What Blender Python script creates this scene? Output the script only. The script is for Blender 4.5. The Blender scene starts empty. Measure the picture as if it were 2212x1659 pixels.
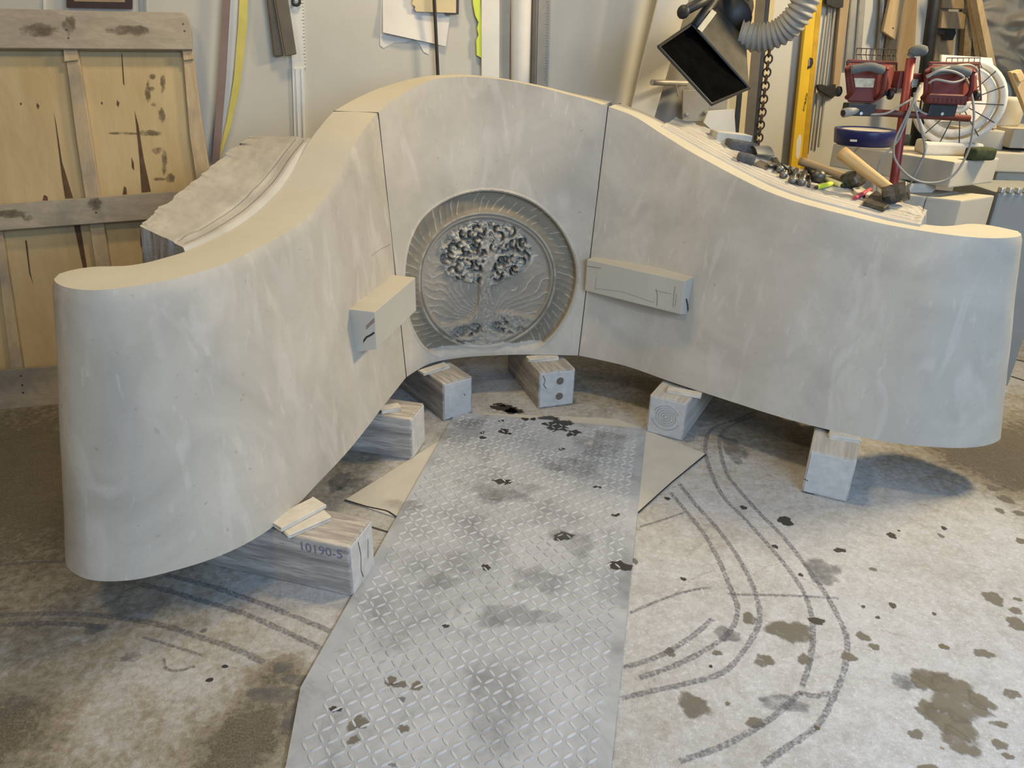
import bpy, bmesh, math, random
import numpy as np
from mathutils import Vector, Matrix
from mathutils.bvhtree import BVHTree

# ------------------------------------------------------------------ camera
SC = bpy.context.scene
COL = SC.collection
W, H, F = 2212.0, 1659.0, 1600.0
PITCH, ROLL, CAMZ = math.radians(25), math.radians(-1.5), 1.4
FWD = Vector((0, math.cos(PITCH), -math.sin(PITCH)))
_U = Vector((0, math.sin(PITCH), math.cos(PITCH)))
UP = _U * math.cos(ROLL) + Vector((1, 0, 0)) * math.sin(ROLL)
RT = FWD.cross(UP)
CAM = Vector((0, 0, CAMZ))
cd = bpy.data.cameras.new('camera')
cd.sensor_fit = 'HORIZONTAL'; cd.sensor_width = 36.0; cd.lens = F / W * 36.0
cd.clip_start = 0.05; cd.clip_end = 60
cam = bpy.data.objects.new('camera', cd); COL.objects.link(cam)
cam.matrix_world = Matrix(((RT.x, UP.x, -FWD.x, 0), (RT.y, UP.y, -FWD.y, 0), (RT.z, UP.z, -FWD.z, CAMZ), (0, 0, 0, 1)))
SC.camera = cam
# ------------------------------------------------------------------ light
wd = bpy.data.worlds.new('world'); SC.world = wd; wd.use_nodes = True
bg = wd.node_tree.nodes['Background']
bg.inputs[0].default_value = (1.0, 0.92, 0.80, 1); bg.inputs[1].default_value = 0.08

def area(name, loc, target, sx, sy, power, col):
    l = bpy.data.lights.new(name, 'AREA'); l.shape = 'RECTANGLE'; l.size = sx; l.size_y = sy
    l.energy = power; l.color = col
    o = bpy.data.objects.new(name, l); COL.objects.link(o); o.location = loc
    o.rotation_euler = (Vector(target) - Vector(loc)).to_track_quat('-Z', 'Y').to_euler()
    return o
# daylight through the big door opening behind the photographer (open to the right)
area('door_daylight', (1.75, -1.1, 2.0), (0.85, 1.5, 0.0), 2.6, 1.9, 130, (0.51, 0.72, 1.0))
# warm workshop ceiling lamps
WARM = (1.0, 0.77, 0.44)
area('ceiling_lamp', (-0.15, 2.62, 3.2), (-0.15, 2.5, 0), 0.5, 0.28, 32, WARM)
area('ceiling_lamp', (2.6, 2.9, 2.5), (0.2, 2.2, 0.6), 0.5, 0.28, 76, (1.0, 0.79, 0.46))
area('ceiling_lamp', (-1.3, 0.4, 3.1), (-1.2, 0.8, 0), 0.5, 0.28, 22, WARM)
vs = SC.view_settings
vs.view_transform = 'Standard'; vs.look = 'None'; vs.gamma = 1.0; vs.exposure = 0.0
vs.use_curve_mapping = False

# ------------------------------------------------------------------ helpers
def ray(px, py):
    return FWD + RT * ((px - W / 2) / F) - UP * ((py - H / 2) / F)
def at(px, py, Y=None, z=None):
    """the point of the place that the photograph shows at px, py: at depth Y, or at height z"""
    d = ray(px, py)
    t = Y / d.y if Y is not None else (z - CAMZ) / d.z
    return CAM + d * t
WYAW = math.radians(17); WU = Vector((math.cos(WYAW), math.sin(WYAW), 0)); WN = Vector((math.sin(WYAW), -math.cos(WYAW), 0))
W0 = Vector((-1.8, 3.22, 0))
def onwall(px, py, off=0.0):
    d = ray(px, py); t = ((W0 + WN * off) - CAM).dot(WN) / d.dot(WN)
    return CAM + d * t

def mk(name, verts, faces, mat, parent=None, smooth=False, mats=None, midx=None):
    vs_ = [Vector(v) for v in verts]
    if parent is None:
        lo = [min(v[i] for v in vs_) for i in range(3)]; hi = [max(v[i] for v in vs_) for i in range(3)]
        base = Vector(((lo[0] + hi[0]) / 2, (lo[1] + hi[1]) / 2, lo[2]))
    else:
        base = Vector((0, 0, 0))
    me = bpy.data.meshes.new(name)
    me.from_pydata([v - base for v in vs_], [], faces)
    if smooth:
        me.polygons.foreach_set('use_smooth', [True] * len(me.polygons))
    me.validate(); me.update()
    if mats:
        for m in mats: me.materials.append(m)
        me.polygons.foreach_set('material_index', midx)
    elif mat: me.materials.append(mat)
    o = bpy.data.objects.new(name, me); COL.objects.link(o)
    if parent is None: o.location = base
    else: adopt(o, parent)
    return o
def wloc(o):
    v = Vector((0, 0, 0))
    while o is not None: v = v + o.location; o = o.parent
    return v
def adopt(o, parent):
    o.parent = parent; o.location = o.location - wloc(parent)
def tag(o, label, cat, group=None, kind=None):
    o['label'] = label; o['category'] = cat
    if group: o['group'] = group
    if kind: o['kind'] = kind
    return o
def thing(name, label, cat, loc, group=None):
    o = bpy.data.objects.new(name, None); COL.objects.link(o); o.location = loc; o.empty_display_size = .05
    return tag(o, label, cat, group)
def merge(*parts):
    V, Fc = [], []
    for v, f in parts:
        n = len(V); V += [tuple(x) for x in v]; Fc += [tuple(i + n for i in q) for q in f]
    return V, Fc
def bevelled(v, f, w=.004, seg=2):
    bm = bmesh.new(); vv = [bm.verts.new(x) for x in v]
    for q in f: bm.faces.new([vv[i] for i in q])
    bmesh.ops.recalc_face_normals(bm, faces=bm.faces)
    bmesh.ops.bevel(bm, geom=list(bm.edges), offset=w, segments=seg, affect='EDGES', profile=.6, clamp_overlap=True)
    bm.verts.index_update()
    V = [tuple(x.co) for x in bm.verts]; Q = [tuple(x.index for x in p.verts) for p in bm.faces]; bm.free()
    return V, Q
def obox(o, a, b, c, bev=0):
    """box from corner o with edge vectors a b c"""
    o, a, b, c = map(Vector, (o, a, b, c))
    v = [o, o + a, o + a + b, o + b, o + c, o + a + c, o + a + b + c, o + b + c]
    f = [(3, 2, 1, 0), (4, 5, 6, 7), (0, 1, 5, 4), (1, 2, 6, 5), (2, 3, 7, 6), (3, 0, 4, 7)]
    return bevelled(v, f, bev) if bev else ([tuple(x) for x in v], f)
def cbox(c, sx, sy, sz, rz=0, bev=0, rx=0, ry=0):
    R = Matrix.Rotation(rz, 3, 'Z') @ Matrix.Rotation(ry, 3, 'Y') @ Matrix.Rotation(rx, 3, 'X')
    a, b, d = R @ Vector((sx, 0, 0)), R @ Vector((0, sy, 0)), R @ Vector((0, 0, sz))
    return obox(Vector(c) - a / 2 - b / 2 - d / 2, a, b, d, bev)
def prism(poly, z0, z1, bev=0):
    n = len(poly); v = [(p[0], p[1], z0) for p in poly] + [(p[0], p[1], z1) for p in poly]
    f = [tuple(range(n - 1, -1, -1)), tuple(range(n, 2 * n))] + [(i, (i + 1) % n, (i + 1) % n + n, i + n) for i in range(n)]
    return bevelled(v, f, bev) if bev else (v, f)
def frame_of(t):
    t = Vector(t).normalized(); a = Vector((0, 0, 1)) if abs(t.z) < .9 else Vector((1, 0, 0))
    x = t.cross(a).normalized(); return x, t.cross(x).normalized()
def tube(pts, r, seg=10, cap=True, sq=None):
    pts = [Vector(p) for p in pts]; n = len(pts); V, Q = [], []
    x, y = frame_of(pts[1] - pts[0])
    for i, p in enumerate(pts):
        t = (pts[min(i + 1, n - 1)] - pts[max(i - 1, 0)]).normalized()
        x = (x - t * x.dot(t)).normalized(); y = t.cross(x)
        ri = r[i] if hasattr(r, '__len__') else r
        for k in range(seg):
            a = 2 * math.pi * (k + .5) / seg
            V.append(tuple(p + x * (ri * math.cos(a)) + y * (ri * math.sin(a) * (sq or 1))))
    for i in range(n - 1):
        for k in range(seg):
            k2 = (k + 1) % seg; Q.append((i * seg + k, i * seg + k2, (i + 1) * seg + k2, (i + 1) * seg + k))
    if cap:
        Q.append(tuple(range(seg - 1, -1, -1))); Q.append(tuple((n - 1) * seg + k for k in range(seg)))
    return V, Q
def bez(P, n=12):
    """smooth path through points"""
    P = [Vector(p) for p in P]; Qp = [P[0] * 2 - P[1]] + P + [P[-1] * 2 - P[-2]]; out = []
    for i in range(1, len(Qp) - 2):
        for j in range(n):
            t = j / n; a, b, c, d = Qp[i - 1:i + 3]
            out.append(.5 * ((2 * b) + (c - a) * t + (2 * a - 5 * b + 4 * c - d) * t * t + (3 * b - a - 3 * c + d) * t ** 3))
    out.append(P[-1]); return out
def lathe(o, axis, prof, seg=24, closed=False):
    """prof: list of (distance along axis, radius)"""
    o = Vector(o); ax = Vector(axis).normalized(); x, y = frame_of(ax); V, Q = [], []
    for d, r in prof:
        for k in range(seg):
            a = 2 * math.pi * k / seg; V.append(tuple(o + ax * d + x * (r * math.cos(a)) + y * (r * math.sin(a))))
    m = len(prof)
    for i in range(m - 1 + (1 if closed else 0)):
        j = (i + 1) % m
        for k in range(seg):
            k2 = (k + 1) % seg; Q.append((i * seg + k, i * seg + k2, j * seg + k2, j * seg + k))
    if not closed:
        Q.append(tuple(range(seg - 1, -1, -1))); Q.append(tuple((m - 1) * seg + k for k in range(seg)))
    return V, Q
# numpy value noise
_rs = np.random.RandomState(7); _T = _rs.rand(256, 256)
def vn(x, y):
    x = np.asarray(x, float); y = np.asarray(y, float)
    xi = np.floor(x).astype(int); yi = np.floor(y).astype(int); fx = x - xi; fy = y - yi
    fx = fx * fx * (3 - 2 * fx); fy = fy * fy * (3 - 2 * fy)
    g = lambda a, b: _T[a % 256, b % 256]
    return (g(xi, yi) * (1 - fx) + g(xi + 1, yi) * fx) * (1 - fy) + (g(xi, yi + 1) * (1 - fx) + g(xi + 1, yi + 1) * fx) * fy
def fbm(x, y, o=4):
    s = 0; a = .5; t = 0
    for k in range(o): s = s + a * vn(x * 2 ** k + 17.3 * k, y * 2 ** k + 5.1 * k); t += a; a *= .5
    return s / t
def sst(a, b, x):
    t = np.clip((x - a) / (b - a), 0, 1); return t * t * (3 - 2 * t)

# ------------------------------------------------------------------ materials
def new_mat(name):
    m = bpy.data.materials.new(name); m.use_nodes = True
    nt = m.node_tree; return m, nt, nt.nodes['Principled BSDF']
def noise_node(nt, scale, detail=5, rough=.6, vec=None, dist=0):
    n = nt.nodes.new('ShaderNodeTexNoise'); n.inputs['Scale'].default_value = scale; n.inputs['Detail'].default_value = detail
    n.inputs['Roughness'].default_value = rough; n.inputs['Distortion'].default_value = dist
    if vec: nt.links.new(vec, n.inputs['Vector'])
    return n.outputs['Fac']
def ramp(nt, fac, stops):
    r = nt.nodes.new('ShaderNodeValToRGB'); nt.links.new(fac, r.inputs[0]); cr = r.color_ramp
    while len(cr.elements) < len(stops): cr.elements.new(.5)
    for e, (p, c) in zip(cr.elements, stops): e.position = p; e.color = (*c, 1) if len(c) == 3 else c
    return r.outputs[0]
def mixc(nt, fac, a, b, mode='MIX'):
    n = nt.nodes.new('ShaderNodeMix'); n.data_type = 'RGBA'; n.blend_type = mode
    for s, v in ((n.inputs[0], fac), (n.inputs[6], a), (n.inputs[7], b)):
        if hasattr(v, 'is_output'): nt.links.new(v, s)
        elif isinstance(v, (int, float)): s.default_value = v
        else: s.default_value = (*v, 1)
    return n.outputs[2]
def mathn(nt, op, a, b=None):
    n = nt.nodes.new('ShaderNodeMath'); n.operation = op
    for s, v in zip(n.inputs, (a, b)):
        if v is None: continue
        if hasattr(v, 'is_output'): nt.links.new(v, s)
        else: s.default_value = v
    return n.outputs[0]
def coords(nt, kind='Object', scale=(1, 1, 1), rot=(0, 0, 0)):
    t = nt.nodes.new('ShaderNodeTexCoord'); m = nt.nodes.new('ShaderNodeMapping')
    m.inputs['Scale'].default_value = scale; m.inputs['Rotation'].default_value = rot
    nt.links.new(t.outputs[kind], m.inputs[0]); return m.outputs[0]
def wpos(nt, scale=(1, 1, 1)):
    t = nt.nodes.new('ShaderNodeNewGeometry'); m = nt.nodes.new('ShaderNodeMapping'); m.inputs['Scale'].default_value = scale
    nt.links.new(t.outputs['Position'], m.inputs[0]); return m.outputs[0]
def bump(nt, bsdf, h, strength=.3, dist=.005):
    b = nt.nodes.new('ShaderNodeBump'); b.inputs['Strength'].default_value = strength; b.inputs['Distance'].default_value = dist
    nt.links.new(h, b.inputs['Height']); nt.links.new(b.outputs[0], bsdf.inputs['Normal'])
def sc(c, k): return tuple(min(1, x * k) for x in c)
def simple(name, col, rough=.6, metal=0, var=.18, scale=14, bmp=.15, emit=0):
    m, nt, b = new_mat(name); v = wpos(nt)
    f = noise_node(nt, scale, 4, .6, v)
    nt.links.new(ramp(nt, f, [(.3, sc(col, 1 - var)), (.7, sc(col, 1 + var))]), b.inputs['Base Color'])
    b.inputs['Roughness'].default_value = rough; b.inputs['Metallic'].default_value = metal
    if bmp: bump(nt, b, noise_node(nt, scale * 8, 3, .6, v), bmp, .002)
    return m
def stone_mat(name, col, var=.20, pit=.35, bmp=.25, streak=True, scratch=False):
    m, nt, b = new_mat(name); v = wpos(nt)
    big = noise_node(nt, 2.6, 4, .62, v, .6); mid = noise_node(nt, 11, 5, .68, v, .3); fine = noise_node(nt, 160, 2, .7, v)
    c = ramp(nt, big, [(.32, sc(col, 1 - var)), (.5, col), (.68, sc(col, 1 + var))])
    c = mixc(nt, mathn(nt, 'MULTIPLY', mid, .5), c, sc(col, .86), 'MIX')
    if streak:
        w = wpos(nt, (5, 5, 1.6)); s = noise_node(nt, 2.1, 3, .5, w, 1.2)
        c = mixc(nt, mathn(nt, 'MULTIPLY', ramp(nt, s, [(.55, (0, 0, 0)), (.66, (1, 1, 1))]), .38), c, sc((col[0], col[1], col[2] * 1.06), 1.26))
        m3 = nt.nodes.new('ShaderNodeMapping'); m3.inputs['Rotation'].default_value = (.5, .45, .3); m3.inputs['Scale'].default_value = (9, 9, 1.4); nt.links.new(v, m3.inputs[0])
        s3 = noise_node(nt, 6, 4, .6, m3.outputs[0], .3)
        c = mixc(nt, mathn(nt, 'MULTIPLY', ramp(nt, s3, [(.62, (0, 0, 0)), (.70, (1, 1, 1))]), mathn(nt, 'MULTIPLY', ramp(nt, big, [(.45, (0, 0, 0)), (.6, (1, 1, 1))]), .55)), c, sc((col[0], col[1], col[2] * 1.08), 1.35))
        s2 = noise_node(nt, 20, 3, .5, wpos(nt, (1.6, 1.6, .5)), .5)
        c = mixc(nt, mathn(nt, 'MULTIPLY', ramp(nt, s2, [(.66, (0, 0, 0)), (.72, (1, 1, 1))]), .35), c, sc(col, 1.3))
    c = mixc(nt, mathn(nt, 'MULTIPLY', fine, .16), c, sc(col, .6))
    p = noise_node(nt, 55, 2, .5, v); pf = ramp(nt, p, [(.24, (1, 1, 1)), (.29, (0, 0, 0))])
    c = mixc(nt, mathn(nt, 'MULTIPLY', pf, pit), c, sc(col, .45))
    if scratch:   # pale bruised lines left by the chisel
        a = nt.nodes.new('ShaderNodeAttribute'); a.attribute_name = 'scr'
        c = mixc(nt, mathn(nt, 'MULTIPLY', a.outputs['Fac'], .75), c, (.56, .53, .46))
    nt.links.new(c, b.inputs['Base Color']); b.inputs['Roughness'].default_value = .85
    b.inputs['Specular IOR Level'].default_value = .25
    h = mathn(nt, 'ADD', mathn(nt, 'MULTIPLY', mid, .8), mathn(nt, 'MULTIPLY', fine, .35))
    bump(nt, b, h, bmp, .004)
    return m
def wood_mat(name, col, dark, axis='X', scale=3, grain=.5, stain=None, rough=.75):
    m, nt, b = new_mat(name)
    s = {'X': (1, 14, 14), 'Y': (14, 1, 14), 'Z': (14, 14, 1)}[axis]
    v = coords(nt, 'Object', s)
    g = noise_node(nt, scale, 6, .65, v, .4); g2 = noise_node(nt, scale * 5, 3, .6, v, .2)
    c = ramp(nt, g, [(.32, dark), (.48, tuple((a + d) / 2 for a, d in zip(col, dark))), (.62, col)])
    c = mixc(nt, mathn(nt, 'MULTIPLY', ramp(nt, g2, [(.4, (1, 1, 1)), (.55, (0, 0, 0))]), grain), c, dark)
    if stain:
        f = noise_node(nt, 4, 4, .6, coords(nt, 'Object'))
        c = mixc(nt, ramp(nt, f, [(.5, (0, 0, 0)), (.7, (1, 1, 1))]), c, stain)
    nt.links.new(c, b.inputs['Base Color']); b.inputs['Roughness'].default_value = rough
    bump(nt, b, g2, .35, .003)
    return m
def decal_mat(name, col, thr=.45, soft=.12, scale=60, edge=True, strength=1.0, rough=.9):
    """chalk, water and dirt lying on the floor: broken up by noise, fading out at the vertex attribute 'k'"""
    m, nt, b = new_mat(name)
    b.inputs['Base Color'].default_value = (*col, 1); b.inputs['Roughness'].default_value = rough
    f = noise_node(nt, scale, 5, .7, wpos(nt))
    a = nt.nodes.new('ShaderNodeAttribute'); a.attribute_name = 'k'
    s = mathn(nt, 'ADD', f, mathn(nt, 'MULTIPLY', mathn(nt, 'SUBTRACT', a.outputs['Fac'], 1.0), .9))
    al = ramp(nt, s, [(thr, (0, 0, 0)), (min(.99, thr + soft), (strength,) * 3)])
    nt.links.new(al, b.inputs['Alpha'])
    return m

STONE = (.49, .447, .38)
MT = {}
MT['stone'] = stone_mat('limestone', STONE)
MT['top'] = stone_mat('limestone_dusty_top', (.53, .50, .42), .06, .1, .15, False)
MT['cut'] = stone_mat('limestone_sawn', (.50, .475, .41), .08, .15, .15, False)
MT['rough'] = stone_mat('limestone_rough', (.50, .48, .44), .2, .3, .6, False)
MT['quarry'] = stone_mat('limestone_broken', (.36, .35, .34), .35, .5, 1.0, False)
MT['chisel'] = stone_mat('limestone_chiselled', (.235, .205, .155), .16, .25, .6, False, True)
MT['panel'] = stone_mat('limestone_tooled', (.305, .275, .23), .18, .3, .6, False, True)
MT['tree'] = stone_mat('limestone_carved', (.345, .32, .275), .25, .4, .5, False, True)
MT['block'] = stone_mat('sawn_stone', (.50, .46, .37), .06, .15, .15, False)
MT['timber'] = wood_mat('weathered_timber', (.54, .50, .45), (.22, .20, .185), 'X', 3, .55)
MT['timber2'] = wood_mat('dusty_timber', (.55, .52, .47), (.36, .33, .29), 'X', 2, .3)
MT['endgrain'] = simple('timber_end_dusty', (.50, .485, .46), .9, 0, .12, 30, .3)
MT['shim'] = simple('shim_wood_dusty', (.56, .52, .45), .9, 0, .12, 30, .3)
MT['ply'] = wood_mat('plywood', (.55, .42, .225), (.47, .34, .165), 'Z', .7, .12)
MT['plywood_knot'] = simple('plywood_stain', (.10, .055, .025), .8, 0, .3, 20, 0)
MT['rail'] = wood_mat('grey_pine_rail', (.43, .37, .285), (.32, .27, .20), 'X', 1.6, .3, (.21, .19, .165))
MT['batten'] = wood_mat('pine_batten', (.52, .41, .26), (.40, .30, .18), 'Z', 1.6, .25, (.27, .23, .18))
MT['wallpaint'] = simple('white_wall_paint', (.55, .53, .465), .7, 0, .05, 3, .05)
MT['white'] = simple('white_paint', (.70, .68, .62), .6, 0, .06, 6, .05)
MT['paper'] = simple('white_paper', (.74, .71, .66), .8, 0, .06, 5, .05)
MT['cream'] = simple('cream_card', (.68, .56, .33), .8, 0, .08, 6, .05)
MT['black'] = simple('black_metal', (.022, .022, .022), .5, 0, .3, 20, .1)
MT['blackin'] = simple('hood_inside', (.004, .004, .004), .95, 0, .3, 20, .1)
MT['hood'] = simple('hood_sheet_dusty', (.085, .078, .065), .6, .2, .25, 14, .1)
MT['iron'] = simple('dark_tool_steel', (.11, .105, .095), .42, .75, .35, 40, .25)
MT['ironl'] = simple('worn_tool_steel', (.20, .195, .185), .45, .8, .3, 50, .2)
MT['blackin'].node_tree.nodes['Principled BSDF'].inputs['Specular IOR Level'].default_value = 0
MT['rust'] = simple('rusty_chain', (.075, .05, .035), .7, .5, .3, 60, .3)
MT['grey'] = simple('grey_steel', (.34, .34, .32), .5, .6, .12, 20, .1)
MT['alu'] = simple('aluminium', (.55, .54, .50), .4, .7, .1, 20, .1)
MT['hose'] = simple('grey_plastic_hose', (.31, .295, .26), .6, 0, .1, 10, 0)
MT['yellow'] = simple('yellow_level_paint', (.72, .46, .03), .45, 0, .06, 10, 0)
MT['neon'] = simple('neon_yellow', (.62, .72, .06), .5, 0, .05, 10, 0)
MT['yellowedge'] = simple('yellow_edge', (.60, .52, .12), .6, 0, .1, 10, 0)
MT['mauve'] = simple('mauve_strip', (.24, .17, .15), .7, 0, .12, 10, 0)
MT['brown'] = simple('brown_rubber', (.135, .115, .09), .75, 0, .12, 20, .1)
MT['frame'] = simple('dark_wood_frame', (.045, .022, .016), .5, 0, .25, 20, 0)
MT['red'] = simple('red_enamel', (.135, .020, .015), .6, 0, .18, 20, .05)
MT['redpole'] = simple('red_pole_enamel', (.25, .032, .026), .45, 0, .15, 20, .05)
MT['redd'] = simple('dark_red_enamel', (.12, .028, .022), .5, 0, .18, 20, .05)
MT['foam'] = simple('grey_foam_grip', (.12, .125, .12), .9, 0, .12, 60, .3)
MT['cable'] = simple('grey_cable', (.30, .29, .26), .6, 0, .1, 20, 0)
MT['label'] = simple('worn_label', (.50, .46, .33), .6, 0, .3, 60, 0)
MT['blue'] = simple('dark_blue_enamel', (.018, .025, .13), .35, 0, .15, 10, 0)
MT['green'] = simple('green_sponge', (.04, .05, .018), .95, 0, .4, 60, .6)
MT['hickory'] = wood_mat('hickory_handle', (.60, .42, .20), (.46, .30, .13), 'X', 2.5, .2, None, .5)
MT['oldhandle'] = wood_mat('worn_handle', (.40, .29, .16), (.28, .20, .11), 'X', 2.5, .3, None, .6)
MT['pine'] = wood_mat('pine', (.56, .42, .23), (.42, .29, .15), 'Z', 2, .2)
MT['oak'] = wood_mat('brown_board', (.40, .29, .16), (.29, .20, .11), 'Z', 2, .3)
MT['plaster'] = simple('plaster', (.60, .57, .50), .85, 0, .1, 12, .3)
MT['clay'] = simple('grey_clay_cast', (.36, .32, .25), .8, 0, .12, 10, .25)
MT['tub'] = simple('grey_plastic', (.26, .27, .26), .6, 0, .06, 8, .05)
MT['dgrit'] = simple('dark_abrasive', (.10, .10, .105), .9, 0, .35, 120, .6)
MT['lgrit'] = simple('pale_abrasive', (.50, .49, .45), .9, 0, .1, 60, .3)
MT['pink'] = simple('red_crayon', (.42, .06, .09), .6, 0, .2, 30, .1)
MT['ink'] = simple('black_marker', (.02, .018, .02), .6, 0, .1, 20, 0)
MT['inkred'] = simple('dark_red_marker', (.20, .05, .06), .6, 0, .2, 20, 0)
MT['inkstamp'] = simple('faded_blue_stamp', (.17, .175, .23), .9, 0, .45, 260, 0)
MT['pencil'] = simple('pencil_line', (.20, .185, .17), .8, 0, .2, 200, 0)
MT['purple'] = simple('purple_pencil', (.22, .12, .18), .8, 0, .2, 60, 0)
MT['masonite'] = simple('dusty_sheet', (.47, .45, .40), .8, 0, .07, 9, .15)
MT['seamdark'] = simple('joint_gap', (.05, .045, .04), 1, 0, .1, 20, 0)
MT['chalk'] = decal_mat('charcoal_line', (.12, .12, .145), .34, .36, 110, True, .75)
MT['pinkchalk'] = decal_mat('red_chalk_line', (.42, .20, .22), .46, .25, 150, True, .5)
MT['psmudge'] = decal_mat('plate_smudge', (.15, .155, .165), .38, .4, 14, True, .34)
MT['wet'] = decal_mat('wet_spot', (.035, .032, .030), .32, .20, 45, True, .95, .4)
MT['damp'] = decal_mat('damp_spot', (.15, .135, .11), .30, .34, 38, True, .88, .6)
MT['smudge'] = decal_mat('dark_smudge', (.13, .13, .135), .40, .30, 16, True, .55)
MT['dustp'] = decal_mat('white_dust_patch', (.66, .65, .62), .40, .2, 24, True, .8)

# ------------------------------------------------------------------ the setting
def floor_mat():
    m, nt, b = new_mat('dusty_concrete'); v = wpos(nt)
    a = nt.nodes.new('ShaderNodeAttribute'); a.attribute_name = 'dust'  # dust plus the painted cast shadow of the right wing
    n1 = noise_node(nt, 7, 6, .72, v, .8); n2 = noise_node(nt, 45, 4, .7, v, .3); n3 = noise_node(nt, 190, 2, .7, v)
    f = mathn(nt, 'ADD', a.outputs['Fac'], mathn(nt, 'MULTIPLY', mathn(nt, 'SUBTRACT', n1, .5), .75))
    f = mathn(nt, 'ADD', f, mathn(nt, 'MULTIPLY', mathn(nt, 'SUBTRACT', n2, .5), .95))
    c = ramp(nt, f, [(.02, (.10, .08, .05)), (.34, (.27, .235, .175)), (.60, (.41, .40, .385)), (.97, (.53, .54, .565))])
    c = mixc(nt, mathn(nt, 'MULTIPLY', ramp(nt, n3, [(.42, (0, 0, 0)), (.62, (1, 1, 1))]), .30), c, (.27, .26, .25))
    c = mixc(nt, mathn(nt, 'MULTIPLY', ramp(nt, noise_node(nt, 19, 5, .7, v, .6), [(.42, (0, 0, 0)), (.62, (1, 1, 1))]), .22), c, (.18, .165, .14))
    n4 = noise_node(nt, 95, 3, .75, v, .2)
    wht = mathn(nt, 'MULTIPLY', ramp(nt, n4, [(.58, (0, 0, 0)), (.66, (1, 1, 1))]), ramp(nt, a.outputs['Fac'], [(.45, (0, 0, 0)), (.8, (.6, .6, .6))]))
    c = mixc(nt, wht, c, (.68, .68, .69))
    drk = mathn(nt, 'MULTIPLY', ramp(nt, n4, [(.32, (1, 1, 1)), (.40, (0, 0, 0))]), .45)
    c = mixc(nt, drk, c, (.24, .23, .22))
    nt.links.new(c, b.inputs['Base Color']); b.inputs['Roughness'].default_value = .8
    b.inputs['Specular IOR Level'].default_value = .3
    bump(nt, b, mathn(nt, 'ADD', n2, mathn(nt, 'MULTIPLY', n3, .5)), .5, .004)
    return m
def build_floor():
    xs = np.linspace(-4.0, 5.0, 330); ys = np.linspace(-3.2, 6.0, 340)
    X, Y = np.meshgrid(xs, ys)
    d = np.full_like(X, .62)
    d += .30 * sst(.2, 1.0, X) * sst(2.6, 1.2, Y)           # white stone dust on the working side
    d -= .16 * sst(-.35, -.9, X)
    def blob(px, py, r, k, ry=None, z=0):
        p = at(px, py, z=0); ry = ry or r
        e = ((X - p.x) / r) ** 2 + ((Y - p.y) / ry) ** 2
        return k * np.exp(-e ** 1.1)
    n = fbm(X * 3.1 + 9, Y * 3.1, 4) - .5
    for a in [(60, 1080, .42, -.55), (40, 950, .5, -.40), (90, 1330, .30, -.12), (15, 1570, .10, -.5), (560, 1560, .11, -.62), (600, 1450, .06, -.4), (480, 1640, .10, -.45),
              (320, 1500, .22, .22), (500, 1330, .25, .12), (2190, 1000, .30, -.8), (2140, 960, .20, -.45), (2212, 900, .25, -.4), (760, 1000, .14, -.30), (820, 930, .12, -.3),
              (1600, 930, .16, -.42), (1500, 880, .16, -.3), (1750, 965, .12, -.25), (1950, 1010, .12, -.2), (1300, 830, .3, -.22), (1420, 830, .25, -.15), (1030, 880, .12, .1), (1960, 1300, .3, .1), (1500, 1500, .25, .12), (1430, 1400, .2, .08), (2150, 1130, .2, .1), (300, 1420, .2, -.1), (180, 1620, .15, -.25)]:  # lower values along the right wing put its cast shadow into the floor colour
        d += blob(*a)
    d += n * .35 + (fbm(X * 11, Y * 11, 3) - .5) * .25
    nx, ny = len(xs), len(ys)
    V = np.stack([X.ravel(), Y.ravel(), np.zeros(X.size)], 1)
    Fc = [(j * nx + i, j * nx + i + 1, (j + 1) * nx + i + 1, (j + 1) * nx + i) for j in range(ny - 1) for i in range(nx - 1)]
    me = bpy.data.meshes.new('floor'); me.from_pydata(V.tolist(), [], Fc)
    at_ = me.attributes.new('dust', 'FLOAT', 'POINT'); at_.data.foreach_set('value', d.ravel())  # holds dust and the painted cast shadow of the right wing
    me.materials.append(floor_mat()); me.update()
    o = bpy.data.objects.new('floor', me); COL.objects.link(o)
    tag(o, 'dusty concrete floor with charcoal layout lines and wet spots', 'floor', kind='structure')
    return o
FLOOR = build_floor()

def wallbox(name, u0, u1, v0, v1, off, thick, mat, parent=None, bev=0):
    """box on the wall: u along the wall, v height, off = gap in front of the wall"""
    o = W0 + WU * u0 + WN * off + Vector((0, 0, v0))
    return mk(name, *obox(o, WU * (u1 - u0), WN * thick, Vector((0, 0, v1 - v0)), bev), mat, parent)
wl = mk('wall_back', *obox(W0 + WU * -3.2, WU * 9.5, WN * -.12, Vector((0, 0, 3.6))), MT['wallpaint'])
tag(wl, 'white painted workshop wall behind the stone bench', 'wall', kind='structure')

def decal_k(o, ks):
    a = o.data.attributes.new('k', 'FLOAT', 'POINT'); a.data.foreach_set('value', ks)
def ribbon(name, pts, w, mat, z, parent, jit=.12):
    pts = bez([Vector((p[0], p[1], 0)) for p in pts], 8); V, Q, K = [], [], []
    n = len(pts)
    for i, p in enumerate(pts):
        t = (pts[min(i + 1, n - 1)] - pts[max(i - 1, 0)]).normalized(); s = Vector((-t.y, t.x, 0))
        ww = w * (1 + jit * random.uniform(-1, 1)); e = .55 if i in (0, n - 1) else 1
        for k, kk in ((-1, .35), (-.45, 1), (.45, 1), (1, .35)):
            q = p + s * (ww * k * .5 * 1.3); V.append((q.x, q.y, z)); K.append(kk * e)
    for i in range(n - 1):
        for k in range(3): Q.append((i * 4 + k, i * 4 + k + 1, i * 4 + 5 + k, i * 4 + 4 + k))
    o = mk(name, V, Q, mat, parent); decal_k(o, K); return o
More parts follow.
